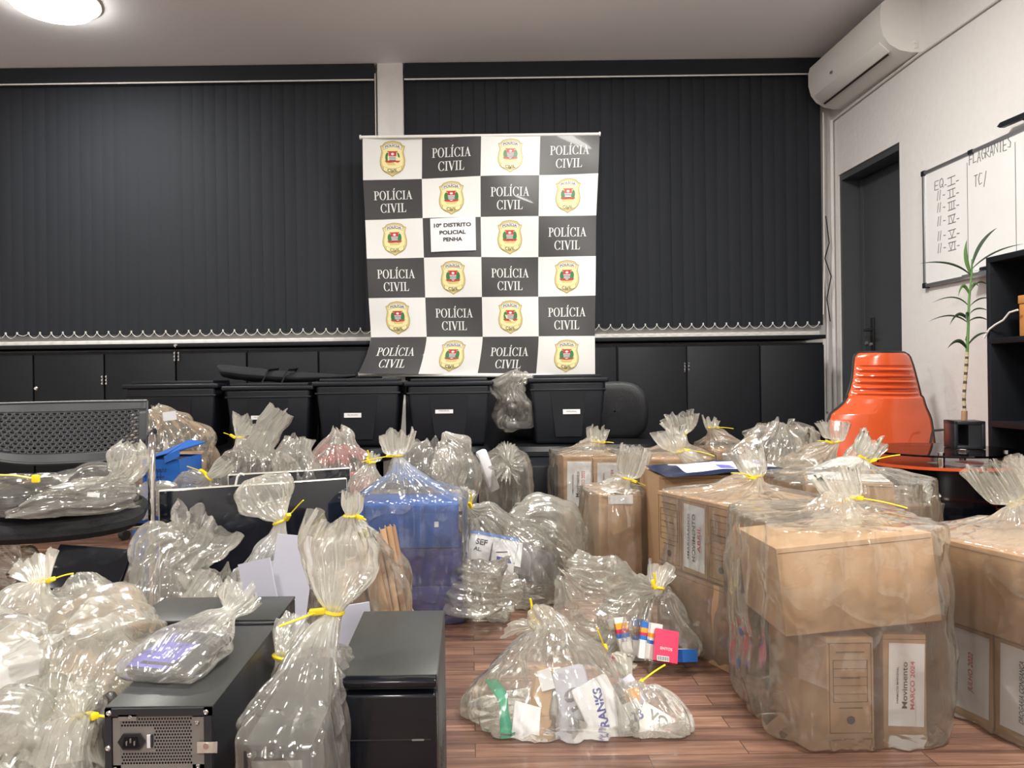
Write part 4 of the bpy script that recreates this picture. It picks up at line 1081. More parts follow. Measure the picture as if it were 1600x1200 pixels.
bag('clear bag at the right edge around the DROGARIA CONFIANÇA boxes', (p.x, p.y), (.215, .215), .445, nk, (-.05, .02, .10), fr=(.085, .04), n=6, yaw=rz8, seed=2, tail=(.6, -.4, .6), tl=.12, pleat=.05, crumple=.008, shoulder=.6, nr=.017)

# --- middle right stack (yawed)
C4 = Vector((.747, 2.10, 0)); d4 = Vector((-.38, .92, 0)).normalized(); e4 = Vector((.92, .38, 0)).normalized()
dd4 = -d4; rz4 = rzof(dd4.x, dd4.y); C4b = C4 + d4 * .36
abr = [('SMARGARDOS', -.26, .09, .72, 'ink', 0), ('MOVIMENTO', 0, .15, .74, 'ink', 0), ('ABRIL', .25, .15, .4, 'red_ink', 0)]
archive_box('cardboard archive box with printed form, far one in upper row', stack(C4b, dd4, e4, 0, 0, .12, .34, .245), rz4, (.118, .34, .235), 'form')
archive_box('cardboard archive box with MOVIMENTO ABRIL label', stack(C4b, dd4, e4, 1, 0, .12, .34, .245), rz4, (.118, .34, .235), 'label', texts=abr)
archive_box('cardboard archive box with printed form, near corner of upper row', stack(C4b, dd4, e4, 2, 0, .12, .34, .245), rz4, (.118, .34, .235), 'form')
p = C4 + d4 * .18 + e4 * .17
archive_box('wide plain cardboard box under the MOVIMENTO ABRIL row', (p.x, p.y, 0), rz4, (.365, .35, .24), 'none', m='card_dark')
nk = at(1183, 745, 2.26)
bag('clear bag around the MOVIMENTO ABRIL box stack', (p.x + .01, p.y), (.20, .19), .485, nk, (-.02, .02, .075), fr=(.055, .04), n=7, yaw=rz4, seed=3, tail=(-.8, -.4, .3), tl=.10, pleat=.045, crumple=.007, shoulder=.6, nr=.015)

# --- bag behind it with the courier pouch on top
xa, xb = at(1030, 745, 2.72)[0], at(1240, 745, 2.72)[0]
archive_box('closed cardboard box under the navy courier pouch', ((xa + xb) / 2 + .01, 2.92, 0), R(-1), (xb - xa, .34, .485), 'none', m='card')
def pouch(label, p, dims, rz, tiltx, tilty=0, wm='paper', base='navy'):
    r = root('courier_pouch', label, 'pouch', p, rot=(tiltx, tilty, rz))
    w_, d = dims; mb = MB()
    def f(sgn):
        def g(u, v):
            z = .012 * math.sin(PI * u) ** .5 * math.sin(PI * v) ** .5 * sgn + .012 * noise.noise(Vector((u * 4, v * 3, p[0])))
            return ((u - .5) * w_, (v - .5) * d, z + .016)
        return g
    mb.grid(f(1), 24, 14, base); mb.grid(f(-1), 24, 14, base); obj('body', mb, r)
    mb = MB(); fg = f(1)
    mb.grid(lambda u, v: tuple(Vector(fg(.2 + .76 * u, .12 + .76 * v)) + Vector((0, 0, .0015))), 20, 10, wm)
    o = obj('label', mb, r)
    mb = MB()
    for (u0, u1, v0, v1) in ((.50, .62, .16, .36), (.83, .93, .26, .52)):
        mb.grid(lambda u, v: tuple(Vector(fg(u0 + (u1 - u0) * u, v0 + (v1 - v0) * v)) + Vector((0, 0, .0032))), 6, 4, 'purple')
    for k in range(9):
        mb.grid(lambda u, v: tuple(Vector(fg(.42 + .03 * k + .018 * u, .56 + .12 * v)) + Vector((0, 0, .0032))), 3, 2, 'ink')
    mb.grid(lambda u, v: tuple(Vector(fg(.62 + .3 * u, .80 + .05 * v)) + Vector((0, 0, .0032))), 6, 2, 'med_blue')
    obj('print', mb, r)
    return r
pc = at(1128, 732, 2.72)
pouch('navy courier pouch with white label lying on cardboard box', (pc[0], 2.84, .487), (.46, .26), R(6), R(2), R(-2))
nk = at(1060, 700, 2.9)
sack('loose clear bag end with faint yellow tie behind navy pouch', [at(1120, 738, 3.09) + (.02, .03, 3, 0), at(1100, 730, 3.09) + (.03, .05, 3, .1), at(1078, 716, 3.08) + (.03, .04, 2, .1), at(1062, 705, 3.07) + (.016, .014, 2, .1), at(1052, 690, 3.05) + (.05, .03, 2, .3), at(1045, 672, 3.05) + (.06, .03, 2, .3)], neck=at(1062, 705, 3.07), axis=(-.3, 0, 1), tail=(1, -.2, -.1), seed=31, floor=.49)

# --- back row of box bags
def boxbag(lab, blab, x0, x1, ytop, Yf, dp, neckpx, neckY, fr, frr, seed, h2=None, kind='none', bm='card', tail=(1, -.3, .2), tl=.1, top_label=False, rz=0, **kw):
    xa, xb = at(x0, ytop, Yf)[0], at(x1, ytop, Yf)[0]; h = at((x0 + x1) / 2, ytop, Yf)[2]
    if blab: archive_box(blab, ((xa + xb) / 2, Yf + dp / 2, 0), rz, (xb - xa - .02, dp - .02, h), kind, m=bm)
    nk = at(*neckpx, neckY)
    return bag(lab, ((xa + xb) / 2, Yf + dp / 2), ((xb - xa) / 2 + .012, dp / 2 + .01), h + .006, nk, fr, fr=frr, seed=seed, tail=tail, tl=tl, **kw)
boxbag('clear bag with fan shaped top in the back row, right of round chair', 'cardboard box in back row right of the round chair back', 1012, 1122, 718, 3.25, .34, (1068, 678), 3.38, (-.02, .0, .085), (.08, .04), 4, shoulder=.6, tail=(-.2, -1, -.2), tl=.05)
boxbag('clear bag with two yellow tie ends at the back, before cupboard', 'cardboard box at the back, half hidden right of fan topped bag', 1112, 1190, 704, 3.62, .3, (1110, 668), 3.7, (.0, 0, .04), (.035, .025), 5, shoulder=.7, tail=(1, -.2, .05), tl=.09)
# crumpled empty bag top
sack('crumpled clear bag top puffing up in front of the dark cupboard', [at(1215, 800, 3.0) + (.12, .10, 3, 0), at(1212, 760, 3.0) + (.15, .12, 3, .1), at(1210, 715, 3.0) + (.14, .10, 2.5, .15), at(1216, 685, 3.0) + (.12, .08, 2, .2), at(1222, 662, 3.02) + (.075, .04, 2, .35)], seed=6, crumple=.05, pleat=.25, zig=.06, floor=.3)
boxbag('clear bag with yellow tie just left of the orange chair', 'cardboard box in bag just left of the orange chair', 1212, 1350, 742, 2.80, .34, (1305, 690), 2.88, (-.01, 0, .07), (.055, .035), 7, shoulder=.62, bm='card_light', tail=(-.9, -.3, .25), tl=.07)
sack('pointed clear bag corner standing before the orange chair', [at(1330, 740, 2.78) + (.06, .03, 2, .1), at(1340, 715, 2.8) + (.045, .02, 2, .2), at(1350, 690, 2.8) + (.02, .01, 2, .2), at(1351, 668, 2.8) + (.004, .004, 2, 0)], seed=8, floor=.3, zig=0)
xa, xb = at(1288, 752, 2.42)[0], at(1412, 752, 2.42)[0]
archive_box('cardboard box with white paper on top, behind the tilted box', ((xa + xb) / 2, 2.54, 0), R(-22), (.26, .24, .50), 'none', m='card')
mb = MB(); zz = .5035; mb.grid(lambda u, v: (-.12 + .24 * u, -.10 + .2 * v, .002 * math.sin(u * 6)), 8, 6, 'paper', Matrix.Translation(((xa + xb) / 2 - .0, 2.54, zz)) @ Matrix.Rotation(R(-22), 4, 'Z'))
tag(obj('paper_sheet', mb), 'white sheet lying on top of the box before glass table', 'paper')
nk = at(1350, 716, 2.5)
bag('clear bag with big yellow tie in front of the glass table', ((xa + xb) / 2 + .01, 2.55), (.25, .21), .50, nk, (.035, .0, .06), fr=(.05, .03), n=4, seed=9, tail=(.9, -.2, .35), tl=.10, shoulder=.66, pleat=.09, crumple=.016)
boxbag('low clear bag reaching right towards the shelf unit', 'low cardboard box between glass table and right bag', 1400, 1478, 792, 2.52, .26, (1440, 775), 2.6, (.03, 0, .03), (.04, .02), 10, tied=False, bm='card_dark')

# --- left part of the right group: OUTUBRO boxes
Yo = 3.42
x0, x1, x2 = at(880, 760, Yo)[0], at(927, 760, Yo)[0], at(974, 760, Yo)[0]
archive_box('plain cardboard box under the OUTUBRO 2023 box', ((x0 + x1) / 2 + .07, Yo + .17, 0), 0, (x2 - x0, .33, .235), 'none', m='card')
archive_box('cardboard archive box labelled Movimento OUTUBRO 2023', ((x0 + x1) / 2, Yo + .17, .237), 0, (x1 - x0 - .006, .33, .25), 'label', texts=mt('OUTUBRO 2023'))
archive_box('cardboard archive box with 2024 label right of OUTUBRO box', ((x1 + x2) / 2, Yo + .17, .237), 0, (x2 - x1 - .006, .33, .24), 'label', texts=[('DROGARIA CONFIANÇA', -.22, .08, .56, 'ink', 0), ('JANEIRO 2024', .14, .14, .7, 'red_ink', 0)])
nk = at(932, 690, Yo + .1)
bag('clear bag over the OUTUBRO 2023 boxes', ((x0 + x2) / 2 + .01, Yo + .16), ((x2 - x0) / 2 + .045, .20), .495, nk, (.01, 0, .06), fr=(.05, .03), n=5, seed=11, tail=(1, -.3, .1), tl=.06, shoulder=.58)
Y2 = 2.95
xa, xb = at(932, 840, Y2)[0], at(1000, 840, Y2)[0]
archive_box('narrow cardboard box in the slim clear bag', ((xa + xb) / 2, Y2 + .14, 0), R(5), (xb - xa, .26, .385), 'none', m='card')
mb = MB(); mb.grid(lambda u, v: (-.05 + .10 * u, -.08 + .15 * v, .004 * math.sin(u * 7)), 8, 6, 'paper', Matrix.Translation(((xa + xb) / 2 + .01, Y2 + .09, .388)) @ Matrix.Rotation(R(5), 4, 'Z')); mb.box(((xa + xb) / 2 + .012, Y2 + .004, .365), (.10, .001, .035), 'paper')
tag(obj('paper_sheet', mb), 'white sheet folded over the narrow box in slim bag', 'paper')
nk = at(980, 748, Y2 + .05)
bag('slim clear bag with long yellow tie around the narrow box', ((xa + xb) / 2 + .005, Y2 + .14), (.125, .16), .39, nk, (.04, 0, .125), fr=(.065, .035), n=3.6, seed=12, tail=(.85, -.4, -.3), tl=.15, shoulder=.62, bulge=1.05)
# small bag beside the ABRIL stack
b0 = flr(1000, 905)
sack('small clear crumpled bag on floor against the MOVIMENTO ABRIL stack', [(b0[0] - .03, b0[1] + .10, .01, .05, .04, 3, 0), (b0[0], b0[1] + .05, .05, .09, .07, 3, .1), (b0[0] + .03, b0[1], .12, .07, .05, 2.4, .2), (b0[0] + .075, b0[1] + .01, .19, .04, .03, 2, .3), (b0[0] + .085, b0[1] + .01, .235, .045, .02, 2, .35)], seed=13, crumple=.03, pleat=.2, m='film_milky')
# ================================================================ centre of the floor
def carton(label, loc, rot, dims, cols, group='small medicine boxes in clear bag', words=None, name='medicine_box'):
    """small printed medicine pack, bands along its length"""
    w_, d, h = dims; r = root(name, label, 'box', loc, group=group, rot=rot)
    mb = MB(); z = -h / 2
    for frac, m in cols:
        mb.box((0, 0, z + frac * h / 2), (w_, d, frac * h), m); z += frac * h
    if words: text(mb, words[0], words[1], Matrix.Translation((0, -d / 2 - .0006, -h * .1)) @ Matrix.Rotation(words[2], 4, 'Y'), w=words[3] * w_)
    obj('carton', mb, r); return r
W_, O_, B_, RD = 'white', 'med_orange', 'med_blue', 'med_red'
g0 = flr(1000, 1030)
def mp(px, py, Y): return at(px, py, Y)
carton('white carton with orange and red band, leftmost upright pack', mp(973, 993, 2.24), (R(-14), R(-8), R(4)), (.036, .028, .108), [(.45, W_), (.12, B_), (.12, RD), (.16, O_), (.15, W_)], words=('8.2', B_, 0, .5))
carton('blue topped carton with orange band, second upright pack', mp(996, 995, 2.26), (R(-12), R(5), 0), (.030, .026, .106), [(.42, W_), (.12, B_), (.1, RD), (.15, O_), (.21, B_)])
carton('blue and orange topped carton, third upright pack', mp(1008, 1000, 2.20), (R(-16), R(9), R(-6)), (.032, .026, .104), [(.5, W_), (.12, B_), (.08, RD), (.13, O_), (.17, B_)])
carton('white carton with pale orange band, fourth upright pack', mp(1022, 1002, 2.17), (R(-14), R(10), 0), (.034, .028, .100), [(.42, W_), (.1, B_), (.08, W_), (.12, O_), (.28, W_)])
carton('crimson medicine box with barcode, right of upright packs', mp(1040, 1010, 2.13), (R(-28), R(8), R(-8)), (.066, .03, .088), [(.84, RD), (.16, RD)], words=('ENTOS', 'white', 0, .5))
mb = MB(); T = Matrix.Translation(Vector(mp(1036, 1029, 2.095))) @ Matrix.Rotation(R(8), 4, 'Y') @ Matrix.Rotation(R(-28), 4, 'X')
mb.box((0, 0, 0), (.034, .001, .014), 'white', T)
for k in range(9): mb.box((-.014 + .0035 * k, -.001, 0), (.0014 if k % 2 else .0022, .0006, .011), 'ink', T)
tag(obj('barcode_sticker', mb), 'white barcode sticker on the crimson medicine box', 'sticker')
carton('blue and white medicine box lying at right of crimson one', mp(1068, 1024, 2.15), (R(75), R(10), R(30)), (.060, .034, .05), [(.5, W_), (.5, B_)], words=('med', W_, 0, .5))
carton('pale carton lying behind the upright packs', mp(962, 990, 2.34), (R(-10), R(-14), 0), (.03, .03, .09), [(.4, W_), (.3, RD), (.3, W_)])
# bag around them
a0 = Vector(flr(1020, 1020)); nk = at(1028, 918, 2.22)
sack('clear bag with small coloured medicine boxes on the floor', [(a0.x - .005, a0.y + .0, .004, .04, .03, 3, 0), (a0.x - .005, a0.y + .01, .005, .145, .10, 3, 0), (a0.x - .01, a0.y + .02, .05, .15, .115, 3, .02), (a0.x - .02, a0.y + .03, .12, .12, .10, 2.6, .1), (a0.x + .0, a0.y + .02, .19, .07, .06, 2.2, .15), (nk[0], nk[1], nk[2], .014, .014, 2, .15), (nk[0] + .01, nk[1] + .02, nk[2] + .03, .03, .02, 2, .3), (nk[0] + .02, nk[1] + .03, nk[2] + .055, .04, .02, 2, .3)],
     seed=20, neck=nk, axis=(.2, .2, 1), tail=(-.1, -.1, 1), tl=.05, pleat=.12, crumple=.026)
b = lambda px, py, Y, ra, rb, n=2.6, p=.1: at(px, py, Y) + (ra, rb, n, p)
sack('large loose clear bag mouth flopping left of the medicine boxes', [b(1010, 925, 2.36, .03, .03), b(990, 930, 2.36, .09, .06), b(955, 935, 2.34, .12, .07), b(925, 925, 2.34, .115, .05, 2.4, .15), b(898, 905, 2.36, .09, .03, 2.2, .2), b(882, 892, 2.38, .075, .02, 2, .25)], side=(0, .2, 1), seed=21, pleat=.22, crumple=.035, zig=.06)
nk = at(944, 1028, 2.22)
sack('small knotted clear bag end with yellow tie left of cartons', [b(958, 985, 2.36, .03, .03), b(950, 1005, 2.29, .035, .03), nk + (.012, .012, 2, .1), b(962, 1040, 2.17, .035, .025, 2, .3), b(978, 1046, 2.14, .04, .02, 2, .4)], side=(0, 1, .2), seed=22, pleat=.2, crumple=.03, neck=nk, axis=(1, -.3, -.3), tail=(-.3, .1, 1), tl=.085)

# front centre bag with packs, green strip, folded papers
def slab(name, label, cat, p, rot, dims, m, group=None, words=None, bev=.002):
    mb = MB(); mb.box((0, 0, 0), dims, m, bev=bev)
    if words: text(mb, words[0], words[1], Matrix.Translation((words[4] if len(words) > 4 else 0, -dims[1] / 2 - .0008, 0)) @ Matrix.Rotation(words[2], 4, 'Y'), w=words[3], bold=.03)
    o = obj(name, mb); o.location = p; o.rotation_euler = rot
    return tag(o, label, cat, group)
YF = 1.86
slab('paper_bag', 'crumpled white paper bag leaning in the middle of front bag', 'bag', at(897, 1090, YF + .03), (R(-18), R(-12), 0), (.09, .04, .15), 'lilac_paper', words=('01', 'grey_cloth', R(70), .05), bev=.012)
slab('paper_bag', 'white package with big blue lettering in the front bag', 'bag', at(938, 1105, YF - .02), (R(-24), R(-25), R(5)), (.10, .035, .13), 'paper', words=('RANKS', 'blue_dark', R(-75), .09), bev=.008)
slab('envelope', 'pale blue white folded envelope at the right of the front bag', 'envelope', at(972, 1092, YF + .02), (R(-34), R(-38), R(-8)), (.11, .010, .075), 'lilac_paper', words=('uso interno', 'ink', 0, .05), bev=.003)
slab('medicine_box', 'cream medicine carton beside the green strip', 'box', at(845, 1085, YF + .04), (R(-10), R(14), R(8)), (.05, .03, .13), 'card_light')
slab('medicine_box', 'white medicine carton standing behind the green strip', 'box', at(866, 1076, YF + .08), (R(-10), R(-4), R(8)), (.05, .03, .10), 'white')
mb = MB(); gs = [at(766, 1062, YF + .05), at(778, 1078, YF + .0), at(786, 1092, YF - .03), at(789, 1120, YF - .06), at(792, 1150, YF - .08), at(795, 1168, YF - .09)]
def gr(u, v):
    k = v * 5; i0 = min(int(k), 4); p = Vector(gs[i0]).lerp(Vector(gs[i0 + 1]), k - i0); return (p.x + (u - .5) * (.028 + .008 * math.sin(v * 9)), p.y - .004 * math.sin(u * PI), max(.006, p.z))
mb.grid(gr, 6, 30, 'med_green'); o = tag(obj('plastic_strip', mb), 'green folded plastic strip at the left of front bag', 'strip'); sm = o.modifiers.new('s', 'SOLIDIFY'); sm.thickness = .002
slab('medicine_box', 'flat grey blister carton lying at the bottom of front bag', 'box', at(905, 1148, YF - .05), (R(60), 0, R(-6)), (.15, .02, .05), 'board')
slab('medicine_box', 'dark small carton near the right corner of front bag', 'box', at(985, 1140, YF - .04), (R(-5), R(30), R(15)), (.03, .03, .05), 'grey_cloth')
slab('paper_slip', 'small white paper slip upright in the front bag', 'paper', at(853, 1062, YF + .03), (R(-12), R(-14), 0), (.035, .003, .05), 'paper', bev=0)
slab('paper_slip', 'crumpled white leaflet at the bottom left of front bag', 'paper', at(822, 1130, YF - .06), (R(-40), R(20), R(10)), (.07, .006, .09), 'paper', bev=.001)
cx, cy = at(872, 1100, YF)[0], YF + .02
nk = at(836, 992, 2.02)
st = [(cx, cy, .004, .05, .04, 3, 0), (cx, cy, .005, .225, .155, 2.6, .05), (cx - .002, cy, .03, .228, .16, 2.6, .05), (cx, cy + .01, .09, .18, .14, 2.6, .03), (cx + .0, cy + .03, .145, .125, .10, 2.4, .03), (cx - .0, cy + .07, .195, .06, .055, 2, .06),
      (cx - .03, cy + .12, .205, .035, .035, 2, .1), (nk[0] + .01, nk[1] + .0, .20, .022, .022, 2, .1), (nk[0], nk[1], .178, .014, .014, 2, .1), (nk[0] - .02, nk[1] + .02, .165, .035, .025, 2, .3), (nk[0] - .035, nk[1] + .03, .14, .05, .03, 2, .35)]
sack('clear bag at the front centre with papers and green strip', st, seed=23, neck=(nk[0], nk[1], .180), axis=(-.6, .4, -.3), tail=(-.1, 0, 1), tl=.06, pleat=.07, crumple=.022, kpl=7)
mb = MB()
# small bag with banknote-like blue and orange packs
slab('medicine_pack', 'orange and white little pack in smallest front bag', 'box', at(990, 1092, 1.86), (R(-20), R(-6), R(10)), (.04, .012, .05), 'med_orange')
slab('medicine_pack', 'white pack with blue numbers in smallest front bag', 'box', at(995, 1118, 1.82), (R(-30), R(-25), R(5)), (.04, .012, .07), 'board', words=('23', 'blue_dark', 0, .03))
slab('banknote_stack', 'pale green folded paper in smallest front bag', 'paper', at(1027, 1125, 1.83), (R(-50), R(28), R(-10)), (.09, .012, .05), 'paper', words=('VQ', 'marker_ink', 0, .05))
nk = at(985, 1074, 1.93); c = flr(1020, 1140)
sack('smallest clear bag with long yellow tie, right of front bag', [(c[0], c[1] - .0, .004, .02, .02, 3, 0), (c[0], c[1], .006, .085, .06, 2.6, 0), (c[0] - .01, c[1] + .02, .03, .08, .055, 2.4, 0), (c[0] - .035, c[1] + .05, .065, .05, .035, 2.2, .1), (nk[0], nk[1], nk[2], .010, .010, 2, .1), (nk[0] - .015, nk[1] + .02, nk[2] + .03, .022, .016, 2, .3), (nk[0] - .02, nk[1] + .04, nk[2] + .06, .032, .02, 2, .3)],
     seed=24, neck=nk, axis=(-.3, .4, 1), tail=(.8, -.1, .75), tl=.10, nr=.010, pleat=.1, crumple=.016)

# bag with white labelled pouches left of the aisle
b_ = at(770, 868, 2.80)
r = root('courier_pouch', 'white labelled pouch with blue stripe lettered SEF in bag', 'pouch', at(768, 866, 2.83), rot=(R(-35), R(10), R(-6)))
mb = MB(); mb.box((0, 0, 0), (.19, .03, .15), 'paper', bev=.01); mb.box((0, -.016, .07), (.19, .002, .012), 'med_blue')
text(mb, 'SEF', 'ink', Matrix.Translation((-.045, -.0165, .035)), w=.045, bold=.03); text(mb, 'AL.', 'ink', Matrix.Translation((-.055, -.0165, .005)), w=.03, bold=.03)
obj('body', mb, r)
r = root('courier_pouch', 'black pouch with white slip and blue oval print in bag', 'pouch', at(797, 872, 2.84), rot=(R(-38), R(14), R(4)))
mb = MB(); mb.box((0, 0, 0), (.17, .05, .14), 'grey_cloth', bev=.014); obj('body', mb, r)
mb = MB(); mb.box((-.02, -.027, .008), (.115, .003, .10), 'paper'); mb.box((-.022, -.0295, -.027), (.07, .002, .018), 'blue_dark', bev=.0008); mb.box((-.02, -.0295, .012), (.08, .002, .004), 'ink', Matrix.Rotation(R(-14), 4, 'Y')); obj('label', mb, r)
slab('parcel', 'dark grey soft parcel at the right in the pouch bag', 'parcel', at(840, 885, 2.88), (R(-10), R(10), R(20)), (.12, .1, .13), 'grey_cloth', bev=.03)
nk = at(731, 792, 2.86)
cx, cy = at(790, 900, 2.86)[0], 2.88
sack('clear bag with white and black pouches left of the aisle', [(cx, cy, .004, .05, .05, 3, 0), (cx, cy, .006, .20, .16, 3, .05), (cx, cy, .05, .21, .17, 3, .1), (cx, cy, .16, .20, .15, 3, .1), (cx - .02, cy, .25, .16, .11, 2.6, .1), (cx - .09, cy, .33, .07, .05, 2, .15), (*nk, .014, .014, 2, .1), (nk[0] - .01, nk[1], nk[2] + .03, .03, .02, 2, .3), (nk[0] - .0, nk[1] + .02, nk[2] + .06, .04, .025, 2, .3)],
     seed=25, neck=nk, axis=(-.3, 0, 1), tail=(-.05, -.4, 1), tl=.07, pleat=.14, crumple=.034)
sack('big empty milky bag end spreading towards the OUTUBRO boxes', [b(790, 850, 3.0, .05, .04), b(815, 845, 3.0, .13, .08, 2.4), b(850, 838, 3.02, .17, .09, 2.4, .05), b(880, 852, 3.03, .14, .06, 2.2, .1), b(902, 872, 3.04, .08, .03, 2, .15)], side=(0, .15, 1), seed=26, pleat=.12, crumple=.02, m='film_milky', zig=.05, floor=.02)
# crumple of film low on the left of that bag
sack('crumpled clear film heap on floor right of the blue boxes', [b(735, 900, 2.66, .04, .04), b(745, 910, 2.62, .09, .09, 2.6, .1), b(760, 922, 2.60, .10, .09, 2.6, .2), b(778, 930, 2.6, .08, .06, 2.4, .3), b(795, 925, 2.64, .04, .03, 2, .3)], side=(0, .3, 1), seed=27, pleat=.25, crumple=.06)

# bag with gathered starburst facing the camera, behind
c = at(790, 740, 3.35)
slab('paper_roll', 'white papers rolled inside the starburst bag', 'paper', at(762, 735, 3.40), (0, R(-20), R(20)), (.05, .04, .20), 'paper', bev=.012)
sack('clear bag with starburst gather facing forward, on the back left aisle', [(at(790, 860, 3.5)[0], 3.5, .004, .1, .1, 3, 0), at(790, 800, 3.5) + (.11, .11, 3, .05), at(790, 745, 3.48) + (.125, .12, 2.6, .05), at(791, 712, 3.46) + (.10, .08, 2.4, .1), at(792, 705, 3.40) + (.05, .04, 2, .2), at(793, 722, 3.33) + (.014, .014, 2, .2), at(794, 728, 3.29) + (.05, .045, 2, .6), at(796, 730, 3.27) + (.07, .065, 2, .9)], seed=28, pleat=.14, crumple=.02, floor=.004)
mb = MB(); mb.box((at(800, 800, 3.6)[0], 3.85, .21), (.5, .4, .42), 'tub', bev=.01, taper=.9); tag(obj('storage_box', mb), 'dark plastic crate on the floor under the office chairs', 'storage box')
# clear bag wedged between storage boxes
c = at(805, 680, 4.2)
sack('clear crumpled bag standing between the two right storage boxes', [at(806, 672, 4.22) + (.03, .03, 3, 0), at(804, 668, 4.22) + (.10, .08, 3, 0), at(803, 655, 4.22) + (.115, .09, 2.6, .1), at(806, 635, 4.2) + (.10, .07, 2.4, .15), at(800, 618, 4.18) + (.07, .05, 2.4, .2), at(797, 604, 4.16) + (.09, .05, 2.4, .3), at(808, 590, 4.15) + (.085, .03, 2.2, .35), at(812, 580, 4.15) + (.03, .015, 2, .2)], seed=29, pleat=.2, crumple=.05, floor=.487)
slab('parcel', 'grey folded item at the bottom of the bag between boxes', 'parcel', at(806, 664, 4.22), (0, 0, R(10)), (.13, .10, .04), 'grey_cloth', bev=.01)

# blue polypropylene archive boxes in the big bag
Yb = 2.56
xa, xb = at(557, 850, Yb)[0], at(716, 850, Yb)[0]
def blue_box(label, p, rz, dims, m='blue', rot=None):
    w_, d, h = dims; r = root('archive_box', label, 'box', p, rz, 'blue plastic archive boxes in big bag', rot=rot)
    mb = MB(); mb.box((0, 0, h / 2), (w_, d, h), m, bev=.003)
    mb.box((0, -d / 2 - .0005, h / 2), (w_ * .985, .001, .0015), 'blue_dark'); 
    for x in (-.25, .25): mb.box((x * w_, -d / 2 - .001, h * .45), (w_ * .4, .0015, h * .7), m, bev=.0005)
    obj('body', mb, r)
    if m == 'blue': mb = MB(); mb.box((w_ * .28, -d / 2 - .004, h * .55), (.016, .006, .02), 'white', bev=.003); obj('button', mb, r)
    return r
wB = xb - xa
blue_box('blue plastic archive box on top in the big bag', ((xa + xb) / 2, Yb + .15, .268), R(1), (wB, .27, .15))
blue_box('darker blue archive box in the middle of big bag', ((xa + xb) / 2 + .01, Yb + .16, .134), R(0), (wB, .27, .13), 'blue_dark')
blue_box('darker blue archive box at the bottom of the big bag', ((xa + xb) / 2 + .015, Yb + .16, .002), R(-1), (wB, .27, .13), 'blue_dark')
nk = at(622, 712, Yb + .12)
bag('tall clear bag around three blue archive boxes with yellow tie', ((xa + xb) / 2 + .008, Yb + .155), (wB / 2 + .022, .16), .425, nk, (.0, .0, .085), fr=(.055, .035), n=5.5, seed=30, tail=(-1, -.15, -.05), tl=.11, shoulder=.66, pleat=.055, crumple=.012)
sack('clear bag puffing up behind the tall blue box bag', [at(668, 800, 2.95) + (.12, .1, 3, 0), at(668, 740, 2.95) + (.15, .1, 2.6, .05), at(670, 705, 2.95) + (.12, .08, 2.4, .1), at(672, 690, 2.95) + (.07, .05, 2, .15)], seed=32, pleat=.1, crumple=.03, floor=.3)
sack('angular clear bag corner standing before the storage boxes', [at(710, 800, 3.2) + (.10, .1, 3, 0), at(712, 745, 3.2) + (.10, .09, 2.6, .1), at(712, 712, 3.2) + (.08, .06, 2.2, .15), at(700, 688, 3.2) + (.035, .02, 2, .2), at(694, 675, 3.2) + (.006, .005, 2, .2)], seed=33, pleat=.14, crumple=.04, floor=.3, zig=0)
# ================================================================ computers at the front
def screw(mb, x, z, T=None, r_=.0042): mb.lathe([(r_, 0), (r_, .0015), (r_ * .6, .0028), (r_ * .2, .0016)], 'chrome', 12, (T or Matrix()) @ Matrix.Translation((x, 0, z)) @ Matrix.Rotation(PI / 2, 4, 'X'))
Yt = 1.14
xa, xb = at(162, 1095, Yt)[0], at(331, 1095, Yt)[0]
tw = xb - xa; th = .358; td = .37
r = root('computer_tower', 'black computer tower with its steel rear panel facing forward', 'computer', ((xa + xb) / 2, Yt, 0), group=None)
mb = MB()
mb.box((0, td / 2 + .004, th - .002), (tw, td, .004), 'pc_top', bev=.001)
for s_ in (-1, 1): mb.box((s_ * (tw / 2 - .002), td / 2 + .004, th / 2 - .002), (.004, td, th - .004), 'pc_side')
mb.box((0, td / 2 + .004, .004), (tw, td, .008), 'pc_side')
obj('case', mb, r)
mb = MB(); mb.box((0, td + .018, th / 2), (tw, .03, th), 'gloss_black', bev=.004); obj('front_bezel', mb, r)
# rear frame
mb = MB(); fw = .010
mb.box((0, .002, th - .008), (tw - .002, .004, .012), 'pc_side'); mb.box((-tw / 2 + .006, .002, th / 2), (.010, .004, th - .004), 'pc_side'); mb.box((tw / 2 - .007, .002, th / 2), (.012, .004, th - .004), 'pc_side')
for x, z in ((-tw / 2 + .008, th - .008), (tw / 2 - .009, th - .008), (-tw / 2 + .006, th - .062)): screw(mb, x, z)
obj('rear_frame', mb, r)
px0, px1, pz0, pz1 = -tw / 2 + .012, tw / 2 - .014, th - .098, th - .015
gx0, gx1, gz0, gz1 = px0 + .012, px1 - .018, pz0 + .008, pz1 - .002
def sk(u, v):
    return (u < .47 and .22 < v < .74) or (u < .22 and v < .05)
mb = MB()
perforated(mb, 25, 15, lambda u, v: (gx0 + (gx1 - gx0) * u, .0035, gz1 - (gz1 - gz0) * v), 'steel', .36, skip=lambda u, v: sk(u, v))
mb.box(((px0 + gx0) / 2, .0035, (pz0 + pz1) / 2), (gx0 - px0, .0012, pz1 - pz0), 'steel'); mb.box(((px1 + gx1) / 2, .0035, (pz0 + pz1) / 2), (px1 - gx1, .0012, pz1 - pz0), 'steel')
mb.box(((px0 + px1) / 2, .0035, (pz0 + gz0) / 2), (px1 - px0, .0012, gz0 - pz0), 'steel'); mb.box(((px0 + px1) / 2, .0035, (pz1 + gz1) / 2), (px1 - px0, .0012, pz1 - gz1), 'steel')
mb.box(((px0 + px1) / 2, .03, (pz0 + pz1) / 2), (px1 - px0, .004, pz1 - pz0), 'hole')
